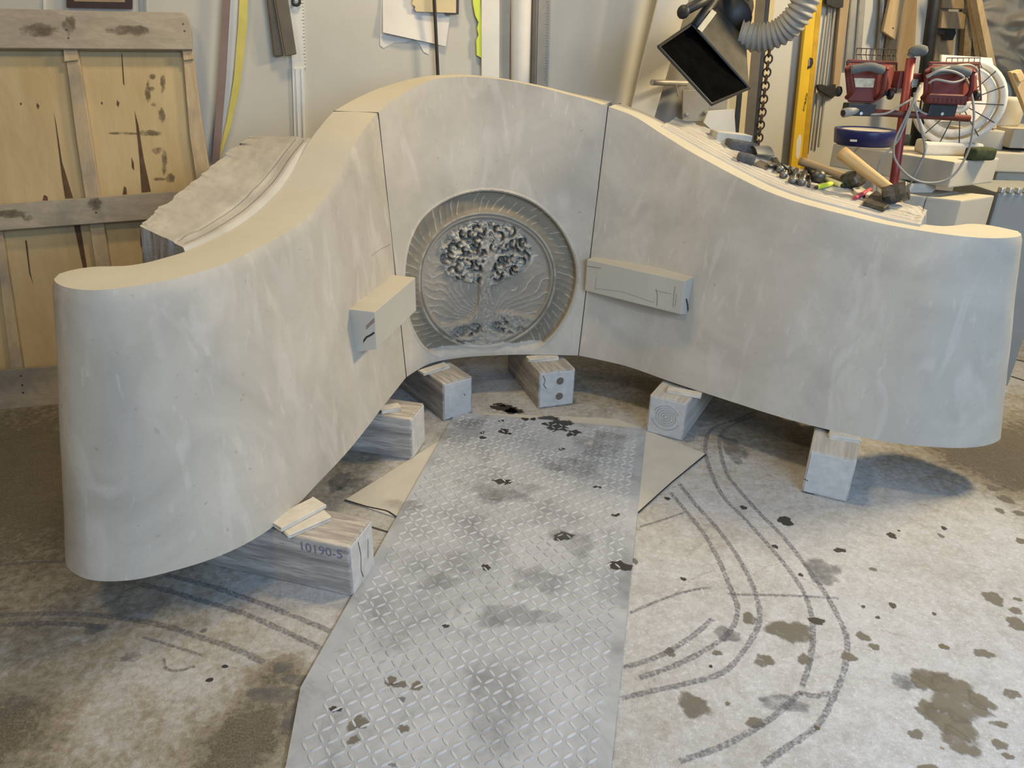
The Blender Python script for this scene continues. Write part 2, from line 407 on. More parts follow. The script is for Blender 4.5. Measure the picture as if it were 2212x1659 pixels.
def spot(name, px, py, rx, ry, mat, z, parent, ang=0, rag=.25, hole=1.0):
    """an irregular flat mark on the ground: centre px, py; half-sizes given in the photograph's pixels"""
    c = at(px, py, z=z); ex = (at(px + rx, py, z=z) - at(px - rx, py, z=z)).length / 2; ey = (at(px, py + ry, z=z) - at(px, py - ry, z=z)).length / 2
    n = 26; V = [(c.x, c.y, z)]; K = [1.15 * hole]; Q = []
    ph = [random.uniform(0, 6.28) for _ in range(4)]
    rr = [1 + rag * (.5 * math.sin(2 * t + ph[0]) + .4 * math.sin(3 * t + ph[1]) + .35 * math.sin(5 * t + ph[2]) + .25 * math.sin(9 * t + ph[3])) for t in [2 * math.pi * k / n for k in range(n)]]
    for f, kk in ((.72, 1.1), (1.12, .55)):
        for k in range(n):
            t = 2 * math.pi * k / n; x = ex * rr[k] * f * math.cos(t); y = ey * rr[k] * f * math.sin(t)
            V.append((c.x + x * math.cos(ang) - y * math.sin(ang), c.y + x * math.sin(ang) + y * math.cos(ang), z)); K.append(kk)
    for k in range(n):
        k2 = (k + 1) % n; Q.append((0, 1 + k, 1 + k2)); Q.append((1 + k, 1 + n + k, 1 + n + k2, 1 + k2))
    o = mk(name, V, Q, mat, parent); decal_k(o, K); return o
random.seed(4)
def RZ(pts): return [at(1280 + x / 1.931, 800 + y / 1.931, z=0) for x, y in pts]
def LZ(pts): return [at(x / 2.458, 1000 + y / 2.458, z=0) for x, y in pts]
chalk = [RZ(p) for p in (
    [(690, 168), (600, 205), (505, 240), (472, 300), (482, 390), (540, 520), (640, 625), (760, 760), (860, 890), (908, 1000), (920, 1100), (905, 1220), (870, 1330)],
    [(690, 185), (590, 225), (540, 260), (530, 320), (560, 430), (620, 510), (700, 600), (800, 700), (900, 830), (970, 930), (1030, 1040), (1062, 1130), (1050, 1250), (1010, 1350), (940, 1480), (800, 1580), (700, 1655)],
    [(315, 500), (400, 600), (470, 690), (530, 800), (580, 920), (605, 995), (580, 1080), (500, 1150), (350, 1228), (180, 1290)],
    [(355, 465), (430, 560), (520, 660), (600, 770), (660, 880), (692, 980), (690, 1070), (620, 1185), (540, 1262), (400, 1305), (240, 1340), (108, 1372)],
    [(512, 1030), (400, 1120), (270, 1195), (118, 1245)],
    [(880, 1330), (760, 1440), (560, 1560), (340, 1640)],
    [(850, 1340), (930, 1360), (1000, 1345)],
    [(550, 935), (700, 937), (860, 942), (1045, 952)],
    [(140, 1020), (300, 952), (420, 917), (505, 905)],
    [(188, 656), (290, 625), (392, 590)])]
chalk += [LZ(p) for p in (
    [(860, 590), (1100, 650), (1220, 690), (1400, 752), (1600, 830), (1772, 902)],
    [(735, 640), (900, 682), (1100, 742), (1300, 802), (1500, 890), (1620, 945), (1715, 992)],
    [(-60, 815), (200, 800), (450, 805), (640, 825), (860, 862), (1050, 922), (1250, 988), (1420, 1068)],
    [(-60, 865), (200, 852), (450, 862), (560, 880)],
    [(740, 920), (900, 968), (1100, 1030)],
    [(-60, 550), (150, 530), (345, 525)],
    [(868, 1035), (885, 1095), (960, 1102), (1045, 1078)])]
for i, p in enumerate(chalk):
    wdt = .021 if i < 7 else .013
    if 10 <= i <= 13: wdt = .024
    if i in (15, 16, 14): wdt = .012
    ribbon('charcoal_line', p, wdt, MT['chalk'], .0008 + .00003 * i, FLOOR)
for p in ([(520, 830), (420, 870), (320, 960)], [(640, 870), (740, 815), (780, 808)], [(1100, 960), (1140, 1010)], [(1180, 1080), (1300, 1110)], [(850, 850), (960, 920)], [(800, 1240), (1080, 1160), (1210, 1185)]):
    ribbon('red_chalk_line', RZ(p), .010, MT['pinkchalk'], .0007, FLOOR)
for p in ([(1150, 605), (1215, 640)], [(1300, 640), (1360, 665)], [(1430, 740), (1560, 690)], [(1640, 760), (1740, 775)]):
    ribbon('red_chalk_line', LZ(p), .008, MT['pinkchalk'], .0007, FLOOR)
# floor joints
ribbon('floor_joint', [at(800, 1138, z=0), at(862, 1157, z=0)], .006, MT['seamdark'], .0006, FLOOR, 0)
for q in ([(2184, 813), (2300, 850)], [(2190, 776), (2300, 800)]):
    ribbon('floor_joint', [at(*p, z=0) for p in q], .012, MT['seamdark'], .0006, FLOOR, 0)
# (in the right-hand crop's pixels) wet and damp marks on the concrete
for x, y, rx, ry in ((805, 628, 36, 20), (1248, 688, 22, 12), (1032, 750, 28, 10), (1466, 658, 13, 7), (630, 572, 16, 8), (762, 734, 14, 8), (1252, 980, 18, 11), (1190, 1030, 12, 6), (868, 852, 12, 7),
                     (312, 534, 14, 7), (380, 870, 14, 8), (493, 1234, 9, 6), (936, 1490, 14, 10), (1466, 1152, 22, 12), (1426, 1015, 10, 6), (1130, 985, 10, 6), (935, 1045, 34, 17), (1460, 1575, 9, 6), (1278, 668, 6, 4)):
    spot('wet_spot', 1280 + x / 1.931, 800 + y / 1.931, rx / 1.931, ry / 1.931, MT['wet'], .0011, FLOOR)
for x, y, rx, ry in ((825, 1088, 95, 55), (655, 1035, 34, 26), (325, 1176, 26, 20), (1128, 1110, 30, 20), (1070, 1195, 34, 20), (885, 1205, 32, 26), (715, 1210, 40, 32), (680, 1470, 44, 26), (520, 1178, 22, 14), (1175, 1152, 26, 14),
                     (1672, 950, 46, 26), (1765, 1003, 34, 14), (1775, 1058, 50, 26), (1630, 1180, 42, 20), (1775, 955, 20, 8), (1670, 490, 26, 12), (1750, 458, 22, 10), (1725, 538, 32, 16), (1700, 585, 22, 11), (1780, 595, 30, 10),
                     (1745, 490, 20, 14), (1790, 712, 26, 12), (1172, 830, 18, 8), (420, 1395, 80, 50), (565, 1390, 14, 9), (1700, 1560, 34, 24), (1735, 1610, 26, 14), (1350, 1518, 34, 22), (1750, 1350, 40, 20), (1695, 1475, 40, 14), (178, 796, 12, 14), (1455, 690, 14, 9), (1400, 1655, 60, 10)):
    spot('damp_spot', 1280 + x / 1.931, 800 + y / 1.931, rx / 1.931, ry / 1.931, MT['damp'], .0009, FLOOR)
for x, y, rx, ry, an in ((1430, 1290, 105, 40, -.25), (1520, 1370, 130, 90, -.4), (1500, 1470, 85, 85, .2), (1530, 1550, 75, 55, 0), (1620, 1380, 50, 40, 0), (1380, 1300, 60, 35, 0), (1400, 1420, 60, 40, 0)):
    spot('wet_patch', 1280 + x / 1.931, 800 + y / 1.931, rx / 1.931, ry / 1.931, MT['damp'], .00095 + .00001 * x / 100, FLOOR, an, .3)
for x, y, rx, ry in ((960, 840, 90, 60), (590, 330, 50, 70), (560, 1100, 60, 40), (800, 1390, 120, 40), (1300, 1300, 60, 40)):
    spot('dark_smudge', 1280 + x / 1.931, 800 + y / 1.931, rx / 1.931, ry / 1.931, MT['smudge'], .0007, FLOOR)
for x, y, rx, ry in ((1195, 1080, 20, 9), (1112, 1152, 22, 12)):
    spot('wet_spot', x / 2.458, 1000 + y / 2.458, rx / 2.458, ry / 2.458, MT['wet'], .0011, FLOOR, 0, .1)
for x, y, rx, ry in ((700, 1030, 60, 35), (1080, 890, 24, 12), (1600, 1150, 110, 40), (1500, 1080, 60, 40), (1450, 1230, 160, 60), (1560, 1330, 60, 110), (500, 880, 90, 30), (1900, 130, 120, 60), (1800, 100, 60, 70)):
    spot('dark_smudge', x / 2.458, 1000 + y / 2.458, rx / 2.458, ry / 2.458, MT['smudge'], .0007, FLOOR)

def stroke(name, parent, pts, nrm, w, mat, lift=.0012):
    """a flat drawn line on a surface: pts in space, nrm the surface normal"""
    pts = [Vector(p) for p in pts]; nrm = Vector(nrm).normalized(); V, Q = [], []
    for i, p in enumerate(pts):
        t = (pts[min(i + 1, len(pts) - 1)] - pts[max(i - 1, 0)]).normalized(); s = t.cross(nrm).normalized() * (w / 2)
        V += [tuple(p + s + nrm * lift), tuple(p - s + nrm * lift)]
    for i in range(len(pts) - 1): Q.append((2 * i, 2 * i + 1, 2 * i + 3, 2 * i + 2))
    return mk(name, V, Q, mat, parent)
# ------------------------------------------------------------------ stone bench
def crs(P, m=6):
    P = np.array(P, float); Q = np.vstack([2 * P[0] - P[1], P, 2 * P[-1] - P[-2]]); out = []
    for i in range(1, len(Q) - 2):
        a, b, c, d = Q[i - 1:i + 3]
        for j in range(m):
            t = j / m; out.append(.5 * ((2 * b) + (c - a) * t + (2 * a - 5 * b + 4 * c - d) * t * t + (3 * b - a - 3 * c + d) * t ** 3))
    out.append(P[-1]); return np.array(out)
ZB = .18
LFB = [(-.418,2.653),(-.436,2.554),(-.454,2.456),(-.472,2.357),(-.488,2.258),(-.506,2.16),(-.526,2.061),(-.55,1.964),(-.576,1.867),(-.601,1.77),(-.632,1.675),(-.682,1.588),(-.751,1.516),(-.835,1.462),(-.923,1.425),(-1.021,1.425),(-1.104,1.477),(-1.14,1.56)]
LFT = [(-.484,2.69,1.158),(-.503,2.566,1.12),(-.523,2.468,1.08),(-.542,2.369,1.024),(-.559,2.271,.973),(-.578,2.173,.941),(-.6,2.078,.919),(-.627,1.984,.904),(-.656,1.889,.895),(-.684,1.794,.89),(-.715,1.712,.888),(-.757,1.645,.885),(-.813,1.585,.884),(-.885,1.535,.884),(-.945,1.53,.884),(-1.0,1.555,.884),(-1.04,1.597,.884),(-1.05,1.635,.884)]
LBT = [(-.639,2.70),(-.660,2.594),(-.678,2.495),(-.697,2.396),(-.717,2.298),(-.738,2.204),(-.758,2.113),(-.782,2.024),(-.808,1.93),(-.838,1.838),(-.868,1.781),(-.896,1.749),(-.93,1.722),(-.965,1.713),(-1.0,1.706),(-1.028,1.687),(-1.044,1.662),(-1.05,1.635)]
RFB = [(.281,2.922),(.376,2.876),(.468,2.824),(.547,2.756),(.623,2.683),(.703,2.614),(.784,2.547),(.865,2.48),(.947,2.414),(1.034,2.354),(1.124,2.301),(1.218,2.254),(1.317,2.217),(1.42,2.201),(1.526,2.198),(1.627,2.222),(1.705,2.275),(1.725,2.345)]
RFT = [(.341,3.03,1.172),(.439,2.996,1.141),(.542,2.929,1.085),(.63,2.846,1.039),(.703,2.77,1.006),(.777,2.701,.974),(.854,2.632,.944),(.933,2.564,.923),(1.011,2.5,.91),(1.091,2.444,.899),(1.175,2.393,.888),(1.255,2.335,.884),(1.335,2.285,.882),(1.42,2.262,.88),(1.495,2.265,.88),(1.555,2.288,.88),(1.592,2.325,.88),(1.603,2.362,.88)]
RBT = [(.41,3.191),(.513,3.138),(.634,3.06),(.738,2.964),(.811,2.888),(.881,2.823),(.956,2.755),(1.034,2.688),(1.106,2.628),(1.177,2.579),(1.25,2.50),(1.30,2.44),(1.37,2.41),(1.43,2.43),(1.5,2.463),(1.55,2.455),(1.588,2.405),(1.603,2.362)]
CFB = [(-.418,2.653),(-.381,2.729),(-.338,2.796),(-.276,2.839),(-.209,2.868),(-.15,2.885),(-.093,2.896),(-.037,2.906),(.024,2.914),(.104,2.918),(.182,2.92),(.235,2.921),(.281,2.922)]
CFT = [(-.484,2.69,1.158),(-.445,2.76,1.192),(-.391,2.85,1.226),(-.315,2.915,1.257),(-.24,2.955,1.266),(-.17,2.985,1.267),(-.112,3.0,1.263),(-.052,3.01,1.257),(.016,3.022,1.246),(.101,3.03,1.23),(.181,3.035,1.212),(.25,3.035,1.197),(.341,3.03,1.172)]
CBT = [(-.639,2.70),(-.585,2.835),(-.506,2.96),(-.387,3.058),(-.298,3.104),(-.203,3.142),(-.142,3.157),(-.077,3.168),(.002,3.181),(.096,3.19),(.185,3.195),(.27,3.195),(.41,3.191)]

def gridfaces(nr, nc, off=0, flip=False):
    Q = []
    for j in range(nr - 1):
        for i in range(nc - 1):
            q = (off + j * nc + i, off + j * nc + i + 1, off + (j + 1) * nc + i + 1, off + (j + 1) * nc + i)
            Q.append(q[::-1] if flip else q)
    return Q
def wing_body(FB, FT, BT, name, parent, flip):
    fb = crs(FB, 6); ft = crs(FT, 6); bt = crs(BT, 6); n = len(fb); nr = 44
    # back foot of the wall: same batter on the outside, meeting the front foot at the tip
    bb = bt.copy(); dv = bt - ft[:, :2]; L = np.hypot(dv[:, 0], dv[:, 1])[:, None]
    bb = bt + dv / np.maximum(L, .02) * .05
    tipv = fb[-1] - ft[-1, :2]; w = np.clip((np.arange(n) / (n - 1) - .72) / .28, 0, 1)[:, None] ** 1.5
    bb = bb * (1 - w) + (bt + tipv) * w
    t = np.linspace(0, 1, nr)[:, None, None]
    front = np.concatenate([fb, np.full((n, 1), ZB)], 1)[None] * (1 - t) + ft[None] * t
    # hand-worked surface: gentle hollows, a soft round-over at the upper edge
    s = np.arange(n)[None, :] / 6.0
    tx = np.gradient(fb, axis=0); nn = np.stack([-tx[:, 1], tx[:, 0]], 1); nn /= np.hypot(nn[:, 0], nn[:, 1])[:, None]
    if flip: nn = -nn
    und = (fbm(s * .55 + 3, t[:, :, 0] * 2.6 + 8, 3) - .5) * .012 * np.sin(math.pi * t[:, :, 0])
    edge = np.clip((t[:, :, 0] - .985) / .015, 0, 1) ** 2 * .004
    front[:, :, 0] += nn[None, :, 0] * (und + edge); front[:, :, 1] += nn[None, :, 1] * (und + edge)
    nt_ = 7; u = np.linspace(0, 1, nt_)[:, None, None]
    btz = np.concatenate([bt, ft[:, 2:3]], 1)
    ftop = front[-1]
    top = ftop[None] * (1 - u) + btz[None] * u
    top[:, :, 2] += np.sin(math.pi * u[:, :, 0]) * .002 - .0
    nb = 10; v = np.linspace(0, 1, nb)[:, None, None]
    back = btz[None] * (1 - v) + np.concatenate([bb, np.full((n, 1), ZB)], 1)[None] * v
    bot = np.stack([back[-1], front[0]], 0)
    V = []; Q = []; mi = []
    for gi, g in enumerate((front, top, back, bot)):
        q = gridfaces(g.shape[0], n, len(V), flip); Q += q; mi += [1 if gi == 1 else 0] * len(q); V += g.reshape(-1, 3).tolist()
    mi.append(0)
    # seam end
    loop = [tuple(x) for x in front[:, 0]] + [tuple(x) for x in top[1:, 0]] + [tuple(x) for x in back[1:, 0]]
    k = len(V); V += loop; Q.append(tuple(range(k, k + len(loop)))[::(-1 if not flip else 1)])
    return mk(name, V, Q, None, parent, True, [MT['stone'], MT['top']], mi), top
def rough_back(name, parent, inner, outer, flip, seed, amp=1.0):
    """the part of the block that is not yet cut away, behind the finished strip; split off below the top: body, top"""
    a = crs(inner, 14); b = crs(outer, 14); n = len(a); nv = 34
    t = np.linspace(0, 1, nv)[:, None, None]; G = a[None] * (1 - t) + b[None] * t
    s = np.arange(n)[None, :] * .06; tt = t[:, :, 0]
    ns = fbm(s * 3 + seed, tt * 7 + seed, 5) - .5; ns2 = fbm(s * 14 + seed, tt * 26, 3) - .5
    step = -.010 + .018 * sst(.0, .035, tt) + .004 * sst(.20, .22, tt + .06 * (fbm(s * 1.3, tt * 0 + seed, 2) - .5))
    G[:, :, 2] += step + amp * (ns * .022 * sst(.1, .4, tt) + ns2 * .006 * sst(.05, .3, tt))
    ed = (fbm(s * 4 + 2 * seed, tt * 0 + 3, 3) - .5) * (.05 if amp > .5 else .022) * sst(.6, 1, tt)
    G[:, :, 0] += ed; G[:, :, 1] += ed * .6
    top = mk(name + '_top', G.reshape(-1, 3).tolist(), gridfaces(nv, n, 0, flip), MT['rough'], parent, True)
    # sides: outer edge, both ends, inner riser
    V, Q = [], []
    def side(edge, fl, out, dep=None):
        m = len(edge); rows = 14; base = len(V)
        for r in range(rows):
            f = r / (rows - 1)
            for i, p in enumerate(edge):
                z = p[2] * (1 - f) + (ZB + .02) * f; k = out * math.sin(f * math.pi * .6)
                q = (fbm(np.array(i * .45 + seed * 3), np.array(r * .8), 4) - .5) * .11 * min(1, f * 6) + (fbm(np.array(i * 1.7 + seed), np.array(r * 2.1), 2) - .5) * .03 * min(1, f * 6)
                V.append((p[0] + k * dirv[0] + q * dirv[0], p[1] + k * dirv[1] + q * dirv[1], z))
        Q.extend(gridfaces(rows, m, base, fl))
    dirv = (b[n // 2] - a[n // 2])[:2]; dirv = dirv / np.hypot(*dirv)
    side(G[-1], flip, .05)
    e1 = G[:, -1]; dirv = (a[-1] - a[-4])[:2]; dirv = dirv / np.hypot(*dirv); side(e1[::-1], flip, .05)
    e0 = G[:, 0]; dirv = (a[0] - a[3])[:2]; dirv = dirv / np.hypot(*dirv); side(e0, flip, .02)
    dirv = np.array([0., 0.]); 
    mk(name + '_side', V, Q, MT['quarry'], parent, True)
    for row, w_ in (((3, .0018), (7, .0016)) if amp < .5 else ((3, .002), (6, .0014), (9, .002), (12, .0014), (16, .002))):
        stroke('pencil_line', parent, [Vector(G[row, i]) for i in range(2, n - 2, 2)], (0, 0, 1), w_, MT['pencil'] if row != 3 else MT['purple'], .0022)
    return top
# left wing
LW = thing('curved_stone_wing', 'left curved limestone bench wing ending in a rounded arm, rough block behind it', 'stone wing', (-.7, 2.0, 0), 'curved stone wings of the bench')
wl_body, wl_top = wing_body(LFB, LFT, LBT, 'wing_body', LW, True)
rb_l = rough_back('rough_back', LW,
    [(-.672,2.52,1.083),(-.697,2.396,1.032),(-.717,2.298,.982),(-.738,2.204,.948),(-.758,2.113,.924),(-.782,2.024,.908),(-.808,1.93,.897),(-.838,1.838,.891)],
    [(-.955,2.77,1.050),(-.975,2.66,1.028),(-.990,2.55,1.0),(-1.01,2.44,.972),(-1.03,2.33,.944),(-1.045,2.22,.920),(-1.05,2.12,.905),(-1.035,2.02,.895)], False, 3, .28)
# right wing
RW = thing('curved_stone_wing', 'right curved limestone bench wing with carving tools lying along its rough top', 'stone wing', (1.0, 2.6, 0), 'curved stone wings of the bench')
wr_body, wr_top = wing_body(RFB, RFT, RBT, 'wing_body', RW, False)
_rf = crs(RFT, 10); _rb = crs(RBT, 10); _in = []
for q in (1.75, 2.5, 3.5, 4.5, 5.5, 6.5, 7.5, 8.5, 9.5, 10.6, 11.2):
    i = int(q * 10); d = _rb[i] - _rf[i, :2]; _in.append((*(_rf[i, :2] + d * .46), _rf[i, 2] + .001))
rb_r = rough_back('rough_back', RW, _in,
    [(.66,3.26,1.108),(.76,3.22,1.082),(.85,3.15,1.048),(.93,3.08,1.016),(1.0,3.0,.988),(1.07,2.91,.962),(1.14,2.83,.942),(1.21,2.74,.928),(1.28,2.66,.918),(1.345,2.575,.908),(1.37,2.50,.900)], True, 5, .6)

# seat lugs left standing on the wings
def lug(parent, c4, zt, zb, wallin, name='seat_lug'):
    """c4: wall-left, wall-right, front-right, front-left corners of the top (xy)"""
    a, b, c, d = [Vector((*p, 0)) for p in c4]
    inn = Vector((*wallin, 0))
    V = []
    for p, q in ((a + inn, zb - .035), (b + inn, zb - .035), (c, zb), (d, zb)): V.append((p.x, p.y, q))
    for p in (a + inn, b + inn, c, d): V.append((p.x, p.y, zt))
    f = [(3, 2, 1, 0), (4, 5, 6, 7), (0, 1, 5, 4), (1, 2, 6, 5), (2, 3, 7, 6), (3, 0, 4, 7)]
    return mk(name, *bevelled(V, f, .003, 2), MT['cut'], parent)
l1 = lug(LW, [(-.515,2.250), (-.452,2.647), (-.364,2.617), (-.444,2.231)], .60, .472, (-.05, .01))
l2 = lug(RW, [(.341,2.992), (.687,2.723), (.632,2.659), (.289,2.925)], .60, .468, (.03, .05))

# centre stone with the carved tree
CW = thing('carved_stone_back', 'tall limestone bench back with a tree carved in a round medallion', 'stone back', (-.05, 3.0, 0))
def centre():
    fb0 = crs(CFB, 40); ft0 = crs(CFT, 40); bt0 = crs(CBT, 40)
    S0 = np.r_[0, np.cumsum(np.hypot(*np.diff(fb0, axis=0).T))]; nc = 360
    sg = np.linspace(0, S0[-1], nc)
    R = lambda A: np.stack([np.interp(sg, S0, A[:, k]) for k in range(A.shape[1])], 1)
    fb, ft, bt = R(fb0), R(ft0), R(bt0)
    v = np.r_[np.linspace(0, .72, 300), np.linspace(.72, 1, 26)[1:]]; nr = len(v); v = v[:, None, None]
    G = np.concatenate([fb, np.full((nc, 1), ZB)], 1)[None] * (1 - v) + ft[None] * v
    tx = np.gradient(fb, axis=0); nn = np.stack([-tx[:, 1], tx[:, 0]], 1); nn /= np.hypot(nn[:, 0], nn[:, 1])[:, None]
    k = 25; ker = np.ones(k) / k
    for c in (0, 1): nn[:, c] = np.convolve(np.pad(nn[:, c], k // 2, mode='edge'), ker, 'valid')
    S = np.broadcast_to(sg[None, :], (nr, nc)); Z = G[:, :, 2]
    x, y = S - .415, Z - .495; r = np.hypot(x, y); th = np.arctan2(y, x)
    nA = fbm(S * 30, Z * 30, 4); nB = fbm(S * 90 + 4, Z * 90, 3); nC = fbm(S * 9 + 2, Z * 9 + 1, 3)
    D = np.zeros_like(S)                                    # depth into the stone
    # ring: scooped band with chisel ridges
    ro = .361 + .004 * (nC - .5); ri = .277
    inring = (r < ro) & (r > ri)
    ringw = sst(ro, ro - .012, r) * sst(ri - .004, ri + .02, r)
    fade = sst(.20, .26, Z + .02 * nA)
    prof = .024 * sst(ri - .01, ro - .02, r) + .004
    ph = (th * 34 + r * 60 + 5 * nC) ; ridge = np.abs(np.sin(ph)) ** .5
    D += ringw * fade * (prof + .0028 * ridge + .003 * (nA - .5))
    scr = np.zeros_like(S)
    scr = np.maximum(scr, ringw * fade * np.exp(-(np.sin(ph) / .16) ** 2) * sst(.38, .6, fbm(S * 40 + 7, Z * 40, 2)))
    scr = np.maximum(scr, .8 * np.exp(-((r - ro) / .004) ** 2) * fade)
    # raised lip and the dark saw groove
    D -= .003 * np.exp(-((r - ro - .004) / .004) ** 2) * fade
    rg = .268 + .004 * np.sin(3 * th + 1) + .003 * (nC - .5)
    gw = .0026 + .0016 * nA + .002 * sst(-.15, -.25, x) * sst(.1, -.2, y)
    D += .012 * np.exp(-((r - rg) / gw) ** 2) * sst(.215, .25, Z)
    # recessed panel
    inp = r < rg - .004
    pan = sst(rg - .002, rg - .022, r)
    low = sst(.25, .33, Z)
    base = .020 * pan * low
    u1 = (x * .55 + y * .83); ph2 = u1 * 150 * np.where(x > 0, 1, .8) + 14 * nC; ph3 = np.arctan2(y + .18, x) * 22 + 9 * nC
    lines = np.clip(np.abs(np.sin(ph3)) ** .35, 0, 1)
    D += base + pan * low * (.0032 * (lines - .8) + .003 * (nB - .5))
    scr = np.maximum(scr, pan * low * np.exp(-(np.sin(ph3) / .14) ** 2) * sst(.40, .6, fbm(S * 33 + 27, Z * 33, 2)))
    scr = np.maximum(scr, .6 * np.exp(-((r - rg - .008) / .004) ** 2) * sst(.3, .6, nA))
    # ground: two mounds with hatching
    gtop = .345 + .018 * np.sin(x * 13 + .6) + .012 * (nA - .5) + .012 * sst(.10, 0, np.abs(x))
    gm = sst(gtop + .006, gtop - .012, Z) * pan
    D += gm * (-.017 * low + .006 * np.abs(np.sin(x * 260 + 8 * nA)) * sst(.24, .3, Z) + .010 * (nB - .55) + .006 * (nA - .5))
    for hx, hz, ra, rb, dp in ((-.085, .275, .055, .032, .022), (-.045, .30, .02, .03, .02), (.06, .31, .045, .028, .024), (.10, .285, .06, .016, .014)):
        e = np.exp(-(((x - hx) / ra) ** 2 + ((Z - hz) / rb) ** 2) ** 2)
        D += e * dp * sst(.38, .62, fbm(S * 60 + 11, Z * 70, 3)) * 1.6
    # tree canopy
    ce = ((x - .0) / .178) ** 2 + ((Z - .606) / .130) ** 2
    cm = sst(1.10, .88, ce + .5 * (nA - .5))
    wx = S + .02 * (fbm(S * 25, Z * 25 + 7, 3) - .5) * 2; wz = Z + .02 * (fbm(S * 25 + 31, Z * 25, 3) - .5) * 2
    f1 = fbm(wx * 34 + 3, wz * 34 + 9, 2); f2 = fbm(wx * 62 + 13, wz * 62 + 2, 2)
    leaf = np.abs(f1 - .5) * 2; cut1 = np.exp(-((f1 - .42) / .035) ** 2); cut2 = np.exp(-((f2 - .40) / .045) ** 2)
    rngl = np.random.RandomState(11); curl = np.zeros_like(S)
    for _ in range(70):
        a0 = rngl.uniform(0, 6.28); q = math.sqrt(rngl.rand()) * .95; cx = q * math.cos(a0) * .170; cz = .606 + q * math.sin(a0) * .122
        rr = rngl.uniform(.010, .020); aa = rngl.uniform(0, 6.28)
        dx, dz = x - cx, Z - cz; dr = np.hypot(dx, dz); da = np.cos(np.arctan2(dz, dx) - aa)
        curl = np.maximum(curl, np.exp(-((dr - rr) / .0042) ** 2) * sst(-.35, .45, da))
        D -= cm * .006 * np.exp(-(dr / (rr * .8)) ** 2)
    can = -.020 + .014 * (1 - leaf) * .6 + .020 * cut1 + .012 * cut2 + .046 * curl
    D += cm * can
    scr = scr * (1 - cm) + cm * .8 * sst(.52, .64, fbm(S * 75 + 3, Z * 75, 3)) * sst(.3, .0, curl)
    # trunk and branches
    tz = np.clip((Z - .34) / .26, 0, 1); tcx = -.012 + .030 * tz + .008 * np.sin(Z * 22)
    hw = .020 + .050 * np.exp(-((Z - .335) / .05)) * (Z > .30) + .004 * nA
    hw = np.clip(hw, .018, .085); trm = sst(hw + .006, hw - .008, np.abs(x - tcx)) * sst(.30, .33, Z) * sst(.64, .60, Z)
    bark = .006 * np.abs(np.sin((x - tcx) * 210 + 6 * nA + 20 * (Z - .4) * np.sign(x - tcx)))
    D = D * (1 - trm) + trm * (-.004 + bark + .004 * nB)
    brm = np.zeros_like(S)
    for (x0, z0, x1, z1, w0) in ((.0, .54, -.085, .655, .010), (.015, .55, .085, .66, .010), (.01, .58, .005, .70, .010), (-.04, .59, -.13, .60, .007), (.05, .60, .13, .60, .007)):
        L2 = (x1 - x0) ** 2 + (z1 - z0) ** 2; tq = np.clip(((x - x0) * (x1 - x0) + (Z - z0) * (z1 - z0)) / L2, 0, 1)
        dd = np.hypot(x - x0 - tq * (x1 - x0), Z - z0 - tq * (z1 - z0)); brm = np.maximum(brm, sst(w0, w0 * .4, dd + .004 * (nA - .5)) * (1 - .5 * tq))
    D = D * (1 - brm) + brm * (-.002 + .003 * nB)
    und = (fbm(S * 3 + 20, Z * 3, 3) - .5) * .006 * np.sin(math.pi * v[:, :, 0])
    D += und
    G = G.copy(); G[:, :, 0] += nn[None, :, 0] * D; G[:, :, 1] += nn[None, :, 1] * D
    lab = np.zeros_like(S, int)
    lab[(r < ro + .003) & (r > rg + .003) & (Z + .02 * (nA - .5) > .232)] = 1
    lab[(r <= rg + .003) & (Z + .03 * (nA - .5) > .235)] = 2
    lab[(r <= rg - .003) & (gm > .5) & (Z + .03 * (nA - .5) > .235)] = 5
    lab[cm > .5] = 3
    lab[np.maximum(trm, brm * (cm <= .5)) > .5] = 4
    P = G.reshape(-1, 3)
    fl = lab[:-1, :-1]
    ii, jj = np.meshgrid(np.arange(nc - 1), np.arange(nr - 1))
    quad = np.stack([jj * nc + ii, jj * nc + ii + 1, (jj + 1) * nc + ii + 1, (jj + 1) * nc + ii], -1)
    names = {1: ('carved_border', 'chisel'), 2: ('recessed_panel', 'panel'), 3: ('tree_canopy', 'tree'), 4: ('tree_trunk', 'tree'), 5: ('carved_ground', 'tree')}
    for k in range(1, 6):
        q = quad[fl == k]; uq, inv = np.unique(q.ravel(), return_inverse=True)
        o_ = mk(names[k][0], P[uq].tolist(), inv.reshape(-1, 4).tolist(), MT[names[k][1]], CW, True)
        a_ = o_.data.attributes.new('scr', 'FLOAT', 'POINT'); a_.data.foreach_set('value', scr.ravel()[uq])
    q = quad[fl == 0]; uq, inv = np.unique(q.ravel(), return_inverse=True)
    V = P[uq].tolist(); Q = inv.reshape(-1, 4).tolist(); mi = [0] * len(Q)
    st = slice(None, None, 6)
    ftop = G[-1][st]; btz = np.concatenate([bt, ft[:, 2:3]], 1)[st]; n = len(ftop)
    u = np.linspace(0, 1, 5)[:, None, None]; top = ftop[None] * (1 - u) + btz[None] * u
    bb = bt[st] + (bt - ft[:, :2])[st] * .3
    back = np.stack([btz, np.concatenate([bb, np.full((n, 1), ZB)], 1)], 0); bot = np.stack([back[-1], G[0][st]], 0)
    for gi, g in enumerate((top, back, bot)):
        q = gridfaces(g.shape[0], n, len(V)); Q += q; mi += [1 if gi == 0 else 0] * len(q); V += g.reshape(-1, 3).tolist()
    mi += [0, 0]
    for e in (0, -1):
        loop = [tuple(a) for a in G[::8, e]] + [tuple(a) for a in top[:, e]] + [tuple(back[-1][e])]
        kk = len(V); V += loop; Q.append(tuple(range(kk, kk + len(loop))))
    mk('back_body', V, Q, None, CW, True, [MT['stone'], MT['top']], mi)
centre()
